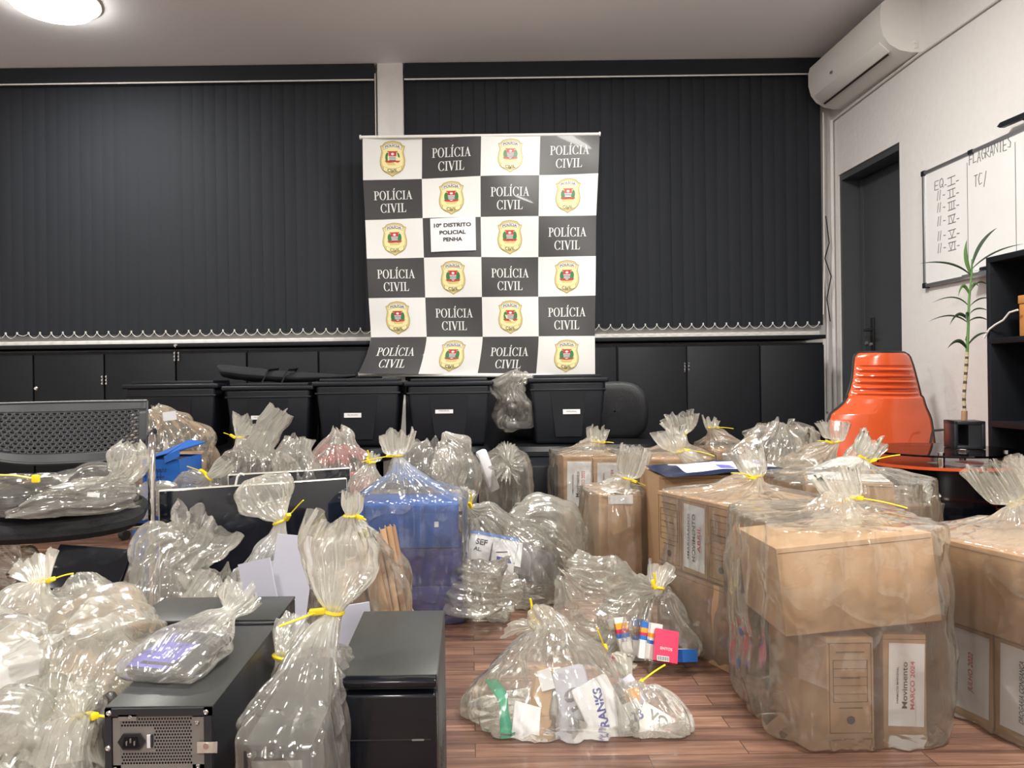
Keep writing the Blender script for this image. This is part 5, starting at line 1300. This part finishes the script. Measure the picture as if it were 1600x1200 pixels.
for x, z in ((px1 - .010, pz1 - .010), (px1 - .009, pz0 + .006), (px0 + .004, pz0 + .003), (px0 + .028, pz1 - .0)): screw(mb, x, z, Matrix.Translation((0, .002, 0)), .0035)
mb.box((px0 + .024, .001, pz1 - .001), (.028, .002, .010), 'steel')
ps = obj('power_supply', mb, r)
mb = MB(); sx, sz = px0 + .030, (gz0 + gz1) / 2 + .001
mb.prism([(-.021, 0), (-.013, .012), (.013, .012), (.021, 0), (.013, -.012), (-.013, -.012)], -.0015, .002, 'black_plastic', Matrix.Translation((sx, 0, sz)))
mb.prism([(-.013, -.006), (-.010, .008), (.010, .008), (.013, -.006), (.010, -.009), (-.010, -.009)], -.0022, .001, 'gloss_black', Matrix.Translation((sx, 0, sz)))
for k in (-1, 0, 1): mb.box((sx + .006 * k, -.003, sz + (.003 if k == 0 else -.001)), (.0016, .003, .006), 'steel')
obj('power_socket', mb, ps)
mb = MB(); mb.box((sx + .027, .0005, sz), (.006, .002, .020), 'paper'); mb.box((sx + .0315, -.0005, sz + .001), (.003, .003, .019), 'ink'); obj('voltage_label', mb, ps)
mb = MB(); qz = pz0 - .004
mb.box(((px0 + px1) / 2, .004, qz / 2), (px1 - px0, .002, qz), 'steel', bev=.0005)
mb.box(((px0 + px1) / 2, .001, qz - .003), (px1 - px0 - .004, .004, .006), 'steel', bev=.002)
mb.box((px0 + .025, .0022, qz - .034), (.044, .003, .04), 'silver', bev=.001); mb.box((px0 + .095, .001, qz - .025), (.078, .004, .012), 'steel', bev=.002); mb.box((px0 + .095, .0025, qz - .10), (.078, .003, .12), 'steel', bev=.002)
obj('rear_plate', mb, r)
mb = MB(); T = Matrix.Translation((tw / 2 - .010, -.002, th - .062)); mb.box((0, 0, 0), (.026, .0006, .017), 'silver', T)
mb.add([(.013, 0, -.0085), (.020, -.006, -.006), (.022, -.010, .014), (.013, 0, .0085)], [(0, 1, 2, 3)], 'silver', T); mb.cyl((.001, 0, .003), (.001, -.002, .003), .0045, 'chrome', 12, T); obj('seal_sticker', mb, r)
# vents in the right side
mb = MB()
for i in range(9):
    for j in range(11 - i): mb.box((tw / 2 + .0004, .075 + .011 * i + .003 * j, .10 + .013 * j), (.0012, .0035, .009), 'hole', None)
obj('side_vent', mb, r)

Yr = 1.235
xa, xb = at(519, 1060, Yr)[0], at(682, 1060, Yr)[0]
tw2 = xb - xa; th2 = at(600, 1062, Yr)[2]; td2 = .345
r = root('computer_tower', 'glossy black front computer tower standing free at centre', 'computer', ((xa + xb) / 2, Yr, 0))
mb = MB(); mb.box((.002, td2 / 2 + .02, th2 / 2 - .002), (tw2 - .002, td2, th2 - .004), 'pc_side', bev=.001); mb.box((0, td2 / 2 + .02, th2 - .002), (tw2, td2, .004), 'pc_top', bev=.001); obj('case', mb, r)
mb = MB(); mb.box((0, .016, th2 / 2 - .010), (tw2, .036, th2 - .028), 'gloss_black', bev=.006, seg=3); mb.box((0, .020, th2 - .008), (tw2 + .001, .044, .013), 'gloss_black', bev=.004, seg=3)
mb.box((0, -.0022, th2 - .10), (tw2 - .02, .001, .0016), 'pc_side'); mb.box((.055, -.003, th2 - .1), (.02, .001, .0025), 'steel')
obj('front_bezel', mb, r)
mb = MB(); mb.box((tw2 / 2 + .001, td2 * .45, th2 * .42), (.0015, .11, .09), 'pc_side', bev=.0005)
for k in range(6): mb.box((tw2 / 2 + .002, td2 * .45, th2 * .42 - .03 + .012 * k), (.001, .09, .003), 'hole')
obj('side_vent', mb, r)

# black case seen behind the left tower
Yd = 1.57
xa, xb = at(205, 960, Yd)[0], at(432, 960, Yd)[0]
wd, hd = xb - xa, .352
r = root('computer_tower', 'black computer case turned sideways behind the left tower', 'computer', ((xa + xb) / 2, Yd, 0))
mb = MB(); mb.box((0, .085, hd / 2 - .002), (wd, .165, hd - .006), 'gloss_black', bev=.004); obj('case', mb, r)
mb = MB(); mb.box((0, .085, hd - .003), (wd, .168, .006), 'pc_top', bev=.002); obj('top_panel', mb, r)
mb = MB()
mb.box((0, -.001, hd - .06), (wd, .002, .004), 'pc_side')
for k in range(6): mb.box((wd / 2 + .0005, .03 + .014 * k, hd - .03), (.001, .006, .03), 'hole')
mb.cyl((wd / 2, .05, hd - .075), (wd / 2 + .003, .05, hd - .075), .010, 'steel', 14)
obj('port_panel', mb, r)

# bagged computer between the towers
Yg = 1.05
xa, xb = at(393, 1140, Yg)[0], at(500, 1140, Yg)[0]
hg = .34
r = root('computer_tower', 'small dark computer inside the clear bag between two towers', 'computer', (-.282, Yg, 0), rz=R(0))
wg = .10
mb = MB(); mb.box((0, .17, hg / 2), (wg, .33, hg), 'pc_top', bev=.002); obj('case', mb, r)
mb = MB(); mb.box((0, .002, hg / 2 + .0), (wg - .006, .004, hg - .012), 'pc_side')
mb.box((.0, -.001, hg - .055), (wg * .72, .003, .07), 'steel', bev=.001)
for k in range(4): screw(mb, -wg / 2 + .012 + k * .03, hg - .012)
for k in range(4): mb.box((wg * .25, -.003, hg - .035 - .012 * k), (.004, .001, .004), 'chrome')
mb.box((-wg * .36, -.003, hg - .06), (.010, .001, .05), 'paper')
for k in range(7): mb.box((-wg * .36, -.004, hg - .042 - .006 * k), (.007, .0006, .002), 'ink')
obj('rear_panel', mb, r)
def b(px, py, Y, ra, rb, n=2.6, p=.1): return at(px, py, Y) + (ra, rb, n, p)
nk = at(521, 955, 1.31)
sack('tall twisted clear bag over the small computer between towers', [(-.282, 1.22, .005, .058, .17, 4, .02), (-.282, 1.22, .15, .068, .19, 5, .03), (-.282, 1.22, .345, .064, .18, 4.5, .04), (-.276, 1.25, .375, .045, .10, 3, .08), (-.262, 1.28, .41, .026, .04, 2.2, .12), nk + (.013, .013, 2, .15), b(524, 925, 1.31, .034, .028, 2, .08), b(530, 885, 1.31, .058, .045, 2.4, .05), b(528, 850, 1.31, .072, .05, 2.4, .08), b(534, 822, 1.31, .06, .045, 2.2, .15)],
     seed=40, neck=nk, axis=(.2, 0, 1), tail=(-1, -.4, -.1), tl=.075, pleat=.11, crumple=.02, kpl=11)
nk2 = at(441, 1026, 1.45)
sack('clear bag neck with thick yellow tie right of left tower', [b(470, 1130, 1.56, .04, .05), b(462, 1090, 1.54, .05, .05), b(450, 1055, 1.48, .03, .03), nk2 + (.012, .012, 2, .1), b(452, 1000, 1.47, .03, .025, 2, .3), b(468, 975, 1.5, .045, .03, 2, .35)], seed=41, neck=nk2, axis=(.2, .1, 1), tail=(.9, -.3, -.35), tl=.05, pleat=.14, crumple=.02)
slab('paper_sheet', 'white paper leaning between left tower and folder bag', 'paper', at(418, 992, 1.80), (R(-5), R(-14), R(-14)), (.09, .004, .36), 'lilac_paper', bev=0)
slab('paper_sheet', 'large white folded paper in the looped bag', 'paper', at(446, 972, 1.90), (R(-6), R(8), R(10)), (.10, .006, .44), 'lilac_paper', bev=0)
slab('paper_sheet', 'white paper standing low behind the twisted bag', 'paper', at(556, 1060, 1.68), (R(-4), R(-6), R(8)), (.10, .006, .33), 'lilac_paper', bev=0)

# brown folders in a bag
Yk = 1.98
def folder(i, px0, py0, px1, py1, wpx, m):
    A, B = Vector(at(px0, py0, Yk + .01 * i)), Vector(at(px1, py1, Yk + .02 + .01 * i)); ln = (B - A).length + .02; ang = math.atan2(B.x - A.x, B.z - A.z)
    r = root('folder', 'brown card folder leaning in the clear bag, ' + ['leftmost of the seven', 'second from the left', 'third from the left', 'middle one', 'third from the right', 'second from the right', 'rightmost of the seven'][i], 'folder', tuple((A + B) / 2), group='brown card folders in clear bag', rot=(R(-10), ang, R(9)))
    w_ = wpx / F * Yk; mb = MB()
    def g(u, v):     # rounded spine
        a = (u - .5) * PI; return (math.sin(a) * w_ / 2, -math.cos(a) * w_ * .35, (v - .5) * ln)
    mb.grid(g, 10, 2, m); obj('spine', mb, r)
    mb = MB()
    for s_ in (-1, 1): mb.box((s_ * (w_ / 2 - .001), .11, 0), (.002, .22, ln), m)
    obj('cover', mb, r)
    mb = MB(); mb.box((0, .10, 0), (w_ - .006, .20, ln - .012), 'paper'); obj('pages', mb, r)
for i, a in enumerate([(556, 988, 533, 900, 16, 'card_dark'), (574, 988, 548, 880, 21, 'card_dark'), (600, 985, 574, 850, 27, 'card'), (614, 980, 590, 840, 8, 'card_dark'), (622, 975, 600, 832, 10, 'card_light'), (632, 970, 609, 828, 10, 'card'), (640, 968, 616, 828, 9, 'card_dark')]): folder(i, *a)
nk = at(548, 806, 1.98)
cx = at(548, 930, 2.04)[0]
sack('clear bag over brown card folders behind the free standing tower', [(cx + .01, 2.06, .01, .16, .13, 3, 0), (cx + .01, 2.06, .10, .165, .13, 3, .02), (cx, 2.05, .26, .15, .12, 3, .05), (cx + .0, 2.03, .39, .115, .10, 2.6, .1), (cx - .0, 2.0, .455, .05, .05, 2.2, .14), (nk[0], nk[1], nk[2], .015, .015, 2, .1), (nk[0] + .002, nk[1], nk[2] + .025, .026, .022, 2, .3), (nk[0] + .004, nk[1], nk[2] + .055, .026, .02, 2, .3)],
     seed=42, neck=nk, axis=(0, 0, 1), tail=(.8, -.5, -.1), tl=.03, pleat=.13, crumple=.026, m='film')
# looped bag
nk = at(437, 815, 2.0); cx = at(420, 930, 2.05)[0]
sack('clear bag with big puffed loop before the black monitor', [(cx, 2.02, .01, .12, .11, 3, 0), (cx, 2.02, .12, .13, .11, 3, .03), (cx + .0, 2.02, .26, .12, .10, 2.8, .06), (cx + .02, 2.0, .37, .07, .06, 2.4, .12), nk + (.014, .013, 2, .15), b(428, 800, 2.0, .035, .03, 2, .15), b(412, 775, 2.0, .065, .045, 2.2, .12), b(402, 758, 2.0, .06, .04, 2.2, .12), b(398, 746, 2.0, .03, .02, 2.2, .1)], seed=43, neck=nk, axis=(-.4, 0, 1), tail=(.6, -.3, .75), tl=.085, pleat=.12, crumple=.022, zig=0, kpl=8)
slab('folded_cloth', 'pale lilac folded paper bundle inside the looped bag', 'paper bundle', (cx + .01, 2.02, .30), (R(-30), R(-8), 0), (.20, .10, .12), 'lilac_paper', bev=.03)

# tall bag with wide open mouth left of it
sack('clear bag with wide open mouth standing before the monitor', [b(245, 1010, 1.95, .11, .10, 3), b(250, 955, 1.95, .11, .10, 3, .08), b(255, 912, 1.97, .085, .07, 2.6, .1), b(262, 880, 1.98, .085, .06, 2.4, .15), b(290, 860, 1.99, .07, .05, 2.2, .12), b(312, 838, 2.0, .08, .05, 2.2, .12), b(322, 815, 2.0, .095, .05, 2.2, .12)], seed=44, pleat=.14, crumple=.03, zig=.05, side=(1, 0, .1))
sack('low knotted clear bag end between the two puffed bags', [b(340, 960, 1.9, .08, .07), b(342, 930, 1.9, .09, .06, 2.4, .15), b(346, 908, 1.9, .06, .045, 2.2, .25), b(352, 893, 1.9, .05, .03, 2, .35)], seed=45, pleat=.2, crumple=.035)

# booklet bag on the left tower
zt = .362
r = root('booklet', 'purple blue booklet with handwriting in the bag on tower', 'booklet', (at(272, 1000, 1.33)[0], 1.325, zt + .012), rot=(R(4), 0, R(-14)))
mb = MB(); mb.box((0, 0, 0), (.082, .16, .012), 'black_plastic', bev=.003); mb.box((.028, .0, .004), (.10, .13, .010), 'black_plastic', bev=.003); obj('case', mb, r)
mb = MB(); mb.grid(lambda u, v: (-.040 + .080 * u, -.074 + .15 * v, .0075 + .003 * math.sin(v * 4)), 4, 8, 'purple')
T = Matrix.Translation((-.002, .045, .0125)) @ Matrix.Rotation(-PI / 2, 4, 'X')
text(mb, 'HD Ext', 'ink', T, w=.05, h=.014, shear=.2, bold=-.01); text(mb, 'do Apto Wan', 'ink', Matrix.Translation((0, -.02, 0)) @ T, w=.058, h=.012, shear=.2, bold=-.01); obj('cover', mb, r)
nk = at(303, 955, 1.45); c = at(288, 1010, 1.32)
sack('small clear bag holding purple booklet on top of left tower', [(c[0] - .01, 1.215, zt + .010, .066, .012, 3, .05), (c[0] - .005, 1.25, zt + .020, .076, .020, 3, .03), (c[0] + .002, 1.33, zt + .024, .080, .024, 3, .04), (c[0] + .012, 1.40, zt + .024, .055, .022, 2.6, .1), (c[0] + .025, 1.44, zt + .030, .028, .018, 2.2, .2), (c[0] + .035, 1.46, zt + .04, .014, .012, 2, .2), (c[0] + .045, 1.475, zt + .055, .03, .02, 2, .4), (c[0] + .055, 1.485, zt + .075, .038, .022, 2, .45)], side=(1, 0, 0), seed=46, m='film_thin', pleat=.10, crumple=.012, floor=zt + .002, rings=80)

# ================================================================ pile of bags at the lower left
random.seed(11)
slab('envelope', 'white envelope with handwriting showing in upper pile bag', 'envelope', at(138, 965, 1.80), (R(-52), R(-10), R(-12)), (.14, .006, .12), 'paper', words=('merc', 'ink', 0, .06, .02), bev=0)
slab('envelope', 'white envelope corner at the left in lowest pile bag', 'envelope', at(48, 1120, 1.32), (R(-50), R(-28), R(20)), (.09, .008, .06), 'paper', bev=0)
slab('courier_pouch', 'dark pouch with grey label at the foot of pile', 'pouch', at(125, 1165, 1.24), (R(-40), R(-34), R(10)), (.16, .02, .10), 'grey_plastic', bev=.006)
slab('label_card', 'pale printed tag on the dark pouch beside tower', 'label', at(128, 1150, 1.205), (R(-42), R(-30), R(8)), (.04, .002, .02), 'paper', words=('13 8', 'ink', R(-80), .012), bev=0)
slab('envelope', 'lilac white envelope stack at the bottom left corner', 'envelope', at(25, 1185, 1.25), (R(-50), R(10), R(14)), (.14, .03, .12), 'paper', bev=.004)
slab('envelope', 'brownish envelope inside the middle pile bag', 'envelope', at(150, 1045, 1.5), (R(-50), R(12), R(-20)), (.16, .02, .13), 'card_light', bev=.004)
slab('envelope', 'large white envelope under the pile at left', 'envelope', at(60, 1050, 1.5), (R(-50), R(-8), R(12)), (.20, .02, .16), 'paper', bev=.004)
slab('computer_case', 'flat dark case slanting on the floor behind the pile', 'case', at(137, 893, 2.0), (R(-58), R(8), R(12)), (.19, .03, .16), 'gloss_black', bev=.004)
nk = at(72, 905, 1.72)
sack('clear bag at the left edge of pile with upright ruffle', [b(25, 1060, 1.62, .17, .14, 3), b(28, 1010, 1.64, .18, .14, 3, .05), b(35, 965, 1.68, .14, .11, 2.6, .08), b(52, 930, 1.71, .07, .06, 2.2, .12), b(62, 908, 1.72, .02, .02, 2, .15), b(58, 892, 1.73, .03, .02, 2, .3), b(52, 875, 1.74, .045, .03, 2, .35)], seed=50, neck=at(62, 908, 1.72), axis=(0, 0, 1), tail=(1, -.2, .45), tl=.07, pleat=.09, crumple=.02, m='film_milky')
sack('clear bag holding handwritten white envelope in the pile', [b(125, 1040, 1.78, .12, .10, 3), b(128, 995, 1.80, .13, .11, 3, .05), b(130, 950, 1.83, .12, .08, 2.6, .06), b(128, 918, 1.86, .07, .05, 2.4, .1), b(120, 905, 1.88, .02, .015, 2, .1)], seed=51, pleat=.10, crumple=.02)
sack('wide crumpled clear bag in middle of pile beside left tower', [b(225, 1010, 1.55, .05, .04), b(195, 1020, 1.50, .09, .09, 2.6, .1), b(140, 1045, 1.44, .12, .12, 2.6, .15), b(80, 1075, 1.40, .13, .12, 2.6, .15), b(20, 1090, 1.38, .12, .11, 2.6, .15), b(-40, 1090, 1.38, .10, .09, 2.4, .15)], side=(0, .3, 1), seed=52, pleat=.16, crumple=.05, m='film_milky')
sack('long clear bag running down the front of pile', [b(150, 1010, 1.42, .05, .04), b(130, 1060, 1.34, .08, .06, 2.4, .15), b(105, 1110, 1.26, .075, .06, 2.4, .15), b(85, 1160, 1.2, .08, .07, 2.6, .15), b(60, 1215, 1.16, .09, .07, 2.6, .15)], side=(1, .1, .3), seed=53, pleat=.16, crumple=.035)
nk = at(112, 1122, 1.24)
sack('lowest clear bag in the pile at the bottom left corner', [b(-30, 1190, 1.2, .08, .07, 3), b(20, 1190, 1.2, .11, .09, 3, .1), b(60, 1200, 1.2, .09, .09, 2.6, .1), b(110, 1220, 1.2, .06, .06, 2.4, .15)], side=(0, .3, 1), seed=54, pleat=.14, crumple=.03, m='film_milky')
sack('clear bag with thin yellow tie touching left tower rear', [b(120, 1230, 1.15, .05, .06, 3), b(108, 1200, 1.15, .05, .06, 2.6, .1), b(110, 1160, 1.16, .045, .05, 2.4, .1), b(122, 1135, 1.18, .03, .03, 2.2, .15), at(120, 1121, 1.19) + (.012, .012, 2, .1), b(112, 1100, 1.22, .035, .03, 2, .3)], seed=55, neck=at(120, 1121, 1.19), axis=(-.2, .2, 1), tail=(1, -.3, .12), tl=.045, pleat=.12, crumple=.025)
sack('grey clear bag lying on the floor behind pile at left edge', [b(-30, 885, 2.15, .06, .08), b(5, 888, 2.15, .07, .10, 2.6, .1), b(40, 895, 2.12, .04, .05, 2.4, .15)], side=(0, .3, 1), seed=56, pleat=.15, crumple=.04)
sack('clear bag draped over the flat dark case', [b(75, 920, 2.12, .04, .04), b(110, 905, 2.12, .07, .05, 2.6, .03), b(155, 905, 2.12, .07, .05, 2.6, .03), b(192, 915, 2.1, .04, .04, 2.4, .1)], side=(0, .3, 1), seed=57, m='film_thin', pleat=.07, crumple=.015)

# ================================================================ things lying on the visitor chair
random.seed(5)
def cloth(label, pts, m, ra, rb):
    mb = MB()
    def g(u, v):
        k = v * (len(pts) - 1); i0 = min(int(k), len(pts) - 2); p = Vector(pts[i0]).lerp(Vector(pts[i0 + 1]), k - i0); a = 2 * PI * u
        e = math.sin(PI * min(.97, max(.03, v))) ** .3; q = Vector((p.x * 10, math.cos(a) * 2.2, math.sin(a) * 2.2)); f = 1 + .35 * noise.noise(q)
        return (p.x, p.y + math.cos(a) * ra * e * f, max(.489, p.z + math.sin(a) * rb * e * f))
    mb.grid(g, 30, 40, m); return tag(obj('folded_cloth', mb), label, 'clothing')
cloth('dark folded clothing in the bag on visitor chair', [at(5, 775, 2.2), at(60, 772, 2.22), at(120, 768, 2.26), at(175, 764, 2.3)], 'fabric', .12, .045)
cloth('black folded clothing under grey one on visitor chair', [at(0, 788, 2.15), at(70, 785, 2.17), at(140, 782, 2.2), at(200, 778, 2.23)], 'fabric', .12, .02)
cloth('light grey striped clothing folded on top on visitor chair', [at(70, 762, 2.2), at(110, 760, 2.22), at(160, 757, 2.25)], 'board', .05, .014)
slab('tag', 'white cardboard tag with eyelet on the chair bag', 'tag', at(146, 773, 2.08), (0, R(6), 0), (.034, .002, .013), 'paper', bev=0)
nk = at(62, 745, 2.12)
sack('clear bag with thick yellow tie on the visitor chair seat', [b(-30, 782, 2.15, .06, .04, 3), b(0, 780, 2.15, .13, .05, 3, .06), b(60, 775, 2.18, .14, .055, 3, .08), b(130, 765, 2.22, .13, .055, 2.8, .1), b(180, 755, 2.26, .08, .045, 2.6, .15)], side=(0, 1, 0), seed=60, m='film_thin', pleat=.14, crumple=.03, floor=.492)
tr_ = root('cable_tie', 'thick yellow cable tie reaching off left edge on chair', 'cable tie', nk)
mb = MB(); A, B = Vector(at(56, 748, 2.06)) - Vector(nk), Vector(at(-10, 742, 2.06)) - Vector(nk)
mb.tube([A, (A + B) / 2 + Vector((0, 0, .004)), B], .0045, 'yellow', 6, flat=.6); mb.box(tuple(A), (.02, .014, .022), 'yellow', bev=.003); obj('strap', mb, tr_)
sack('clear bag with round puff beside the chair back post', [b(15, 808, 2.06, .04, .02, 3), b(55, 798, 2.08, .07, .03, 3, .06), b(120, 785, 2.12, .09, .042, 3, .08), b(180, 780, 2.16, .09, .042, 2.6, .1), b(214, 775, 2.18, .06, .035, 2.4, .12)], side=(0, 1, 0), seed=61, m='film_thin', pleat=.16, crumple=.03, floor=.492)
nk = at(172, 750, 2.2)
sack('puffed clear bag mouth rising at the right of chair seat', [b(130, 765, 2.18, .05, .03), b(155, 758, 2.19, .03, .025, 2, .15), nk + (.014, .014, 2, .15), b(190, 738, 2.2, .045, .05, 2.2, .08), b(200, 718, 2.2, .06, .06, 2.2, .08), b(204, 702, 2.2, .045, .045, 2.2, .08), b(205, 693, 2.2, .02, .02, 2.2, .05)], side=(0, 1, 0), seed=62, pleat=.14, crumple=.025)

# ================================================================ behind: monitors, blue boxes, bags
def monitor(label, A, B, ztop, hh, seed):
    A = Vector(A); B = Vector(B); c = (A + B) / 2; w_ = (B - A).length; rz = math.atan2(B.y - A.y, B.x - A.x)
    r = root('monitor', label, 'monitor', (c.x, c.y, 0), rz)
    zb = ztop - hh
    mb = MB(); mb.box((0, .012, zb + hh / 2), (w_, .018, hh), 'silver', bev=.006, seg=3); obj('housing', mb, r)
    mb = MB(); mb.box((0, .0015, zb + hh / 2), (w_ - .008, .006, hh - .008), 'screen', bev=.002); obj('screen', mb, r)
    mb = MB(); mb.box((0, .06, zb + .02), (.12, .012, .30), 'silver', bev=.003); mb.box((0, .06, .006), (.22, .18, .012), 'silver', bev=.004); mb.box((0, .04, zb + hh * .4), (.1, .05, .06), 'silver'); obj('stand', mb, r)
    return r
A = at(247, 766, 2.45); B = at(543, 747, 2.70)
monitor('large black flat monitor with thin silver edge, nearer one', (A[0], 2.45, 0), (B[0], 2.70, 0), (A[2] + B[2]) / 2, .40, 0)
A = at(356, 741, 2.82); B = at(548, 731, 3.0)
monitor('black flat monitor standing behind the nearer monitor', (A[0], 2.82, 0), (B[0], 3.0, 0), (A[2] + B[2]) / 2, .38, 0)
mb = MB(); pts = [at(368, 758, 2.53), at(371, 745, 2.53), at(376, 740, 2.53), at(382, 742, 2.53)]; mb.tube([Vector(p) for p in pts], .004, 'white', 8); tag(obj('cable', mb), 'short white cable hooked over top of nearer monitor', 'cable')
Yc = 2.86
def blue2(label, x0, x1, z0, h, rz, d=.2, op=False):
    xa, xb = at(x0, 800, Yc)[0], at(x1, 800, Yc)[0]
    r = root('archive_box', label, 'box', ((xa + xb) / 2, Yc + d / 2, z0), rz, 'blue plastic archive boxes beside monitor')
    w_ = xb - xa; mb = MB()
    if op:
        t = .004
        mb.box((0, -d / 2, h / 2), (w_, t, h), 'blue'); mb.box((0, d / 2, h / 2), (w_, t, h), 'blue'); mb.box((-w_ / 2, 0, h / 2), (t, d, h), 'blue'); mb.box((w_ / 2, 0, h / 2), (t, d, h), 'blue'); mb.box((0, 0, t / 2), (w_, d, t), 'blue')
    else: mb.box((0, 0, h / 2), (w_, d, h), 'blue', bev=.003)
    for k in range(6): mb.box((-w_ * .42 + .012 * k, -d / 2 - .003, h * .45), (.0015, .001, h * .6), 'blue_dark')
    obj('body', mb, r)
    T = Matrix.Translation((-w_ * .18, -d / 2 - .004, h * .72))
    mb = MB()
    if op: text(mb, 'Ago 2022', 'ink', T, w=.10, h=.016, shear=.25); text(mb, 'Movimento', 'ink', Matrix.Translation((0, 0, -.022)) @ T, w=.08, h=.012, shear=.25)
    else: text(mb, 'Arquivo', 'ink', Matrix.Translation((w_ * .2, -.001, -h * .22)) @ T @ Matrix.Rotation(PI / 2, 4, 'Y'), w=h * .75, h=.022, bold=.01)
    obj('lettering', mb, r)
    if op:
        mb = MB(); mb.add([(w_ * .1, -d / 2, h + .012), (w_ / 2 + .01, -d / 2 - .01, h + .04), (w_ / 2 + .02, d / 2, h + .05), (w_ * .15, d / 2, h + .06)], [(0, 1, 2, 3)], 'blue')
        mb.add([(w_ * .1, -d / 2, h + .012), (w_ / 2 + .01, -d / 2 - .01, h + .04), (w_ / 2 + .01, -d / 2 - .014, h + .01), (w_ * .14, -d / 2 - .006, h - .014)], [(0, 1, 2, 3)], 'blue')
        mb.add([(-w_ / 2, -d / 2, h), (w_ * .1, -d / 2 + .02, h + .022), (w_ * .15, d / 2, h + .06), (-w_ / 2, d / 2, h)], [(0, 1, 2, 3)], 'blue')
        o = obj('flap', mb, r); q = o.modifiers.new('s', 'SOLIDIFY'); q.thickness = .003
        mb = MB(); mb.box((0, 0, h * .5), (w_ * .85, d * .8, h * .9), 'paper'); obj('papers', mb, r)
    return r
blue2('blue archive box standing lowest on floor beside near monitor', 207, 262, 0, .29, R(-3))
blue2('blue archive box in the middle of stack behind chair leg', 207, 262, .292, .11, R(3))
blue2('open blue archive box with raised flap and handwriting', 226, 284, .404, .155, R(-4), op=True)
sack('clear bag resting on blue boxes behind the chair post', [b(215, 800, 2.74, .04, .04), b(230, 785, 2.74, .07, .05, 2.6, .1), b(250, 775, 2.72, .05, .03, 2.4, .15), b(275, 770, 2.70, .03, .015, 2, .2)], side=(0, .3, 1), seed=63, pleat=.14, crumple=.03, floor=.3)
archive_box('pale cardboard carton inside big clear bag behind chair back', (at(262, 700, 3.4)[0], 3.48, 0), R(12), (.26, .24, .52), 'none', m='card_light')
mb = MB(); c = at(258, 690, 3.42); 
sack('big puffed clear bag with papers right of perforated chair back', [b(262, 800, 3.45, .14, .13, 3), b(264, 735, 3.45, .17, .15, 3, .05), b(268, 700, 3.45, .19, .15, 2.6, .08), b(262, 670, 3.44, .16, .12, 2.4, .1), b(250, 650, 3.43, .11, .08, 2.2, .15), b(236, 638, 3.42, .055, .04, 2, .2)], seed=64, pleat=.14, crumple=.04, floor=.2)
slab('label_card', 'small white label inside big puffed bag right of chair', 'label', at(265, 650, 3.33), (0, R(-6), 0), (.06, .002, .04), 'paper', bev=0)
nk = at(375, 683, 3.05)
sack('clear bag with two upright ears before second storage box', [b(395, 800, 3.1, .14, .12, 3), b(398, 745, 3.1, .16, .13, 3, .05), b(396, 715, 3.09, .13, .10, 2.6, .08), b(380, 692, 3.06, .04, .04, 2.2, .15), nk + (.015, .015, 2, .1), b(380, 668, 3.05, .05, .03, 2, .25), b(388, 655, 3.05, .07, .03, 2, .35)], seed=65, neck=nk, axis=(0, 0, 1), tail=(-.8, -.2, .5), tl=.05, pleat=.12, crumple=.03, floor=.2)
sack('tall folded clear film ear leaning right before second storage box', [b(398, 715, 3.04, .06, .03), b(408, 690, 3.03, .05, .03, 2.4, .15), b(424, 662, 3.02, .055, .025, 2.2, .25), b(438, 642, 3.0, .05, .02, 2, .3)], seed=66, pleat=.2, crumple=.03, floor=.3)
nk = at(326, 745, 2.75)
sack('low clear bag with thin curved yellow tie behind near monitor', [b(290, 800, 2.8, .10, .08, 3), b(296, 765, 2.8, .11, .08, 2.6, .1), b(312, 752, 2.78, .05, .04, 2.4, .15), nk + (.012, .012, 2, .1), b(345, 732, 2.74, .03, .02, 2, .3), b(358, 722, 2.73, .035, .02, 2, .3)], seed=67, neck=nk, axis=(.6, 0, .5), tail=(-.9, -.1, .5), tl=.07, pleat=.14, crumple=.025, floor=.2)
sack('small bright clear bag top just above rear monitor', [b(462, 800, 3.0, .08, .07, 3), b(462, 745, 3.0, .09, .08, 3, .1), b(461, 718, 3.0, .075, .06, 2.4, .12), b(463, 698, 3.0, .05, .035, 2, .25), b(468, 684, 3.0, .055, .03, 2, .35)], seed=68, pleat=.15, crumple=.03, floor=.2)
archive_box('pinkish box inside clear bag before the middle storage box', (at(538, 735, 3.25)[0], 3.33, 0), R(8), (.22, .2, .43), 'none', m='pinkish')
sack('clear bag with reddish contents before the middle storage box', [b(532, 800, 3.2, .12, .12, 3), b(534, 735, 3.2, .14, .12, 3, .05), b(532, 712, 3.2, .12, .10, 2.6, .1), b(528, 695, 3.2, .07, .05, 2.2, .2), b(530, 680, 3.2, .045, .03, 2.2, .2), b(528, 670, 3.2, .02, .015, 2, .2)], seed=69, pleat=.15, crumple=.035, floor=.2)
sack('clear bag tip with pale yellow tie left of blue box bag', [b(570, 800, 2.9, .07, .07, 3), b(572, 765, 2.9, .08, .06, 2.6, .1), b(576, 742, 2.9, .05, .04, 2.2, .15), at(580, 722, 2.9) + (.012, .012, 2, .1), b(586, 712, 2.9, .025, .02, 2, .3)], seed=70, neck=at(580, 722, 2.9), axis=(0, 0, 1), tail=(-.1, -.3, 1), tl=.06, pleat=.14, crumple=.025, floor=.2)
archive_box('brown cardboard box on the floor behind the visitor chair', (at(18, 750, 3.2)[0], 3.3, 0), 0, (.04, .03, .44), 'none', m='card_dark')
slab('case', 'flat black case on the floor under the visitor chair', 'case', (at(165, 838, 2.62)[0], 2.7, .04), (0, 0, R(4)), (.24, .2, .07), 'gloss_black', bev=.01)
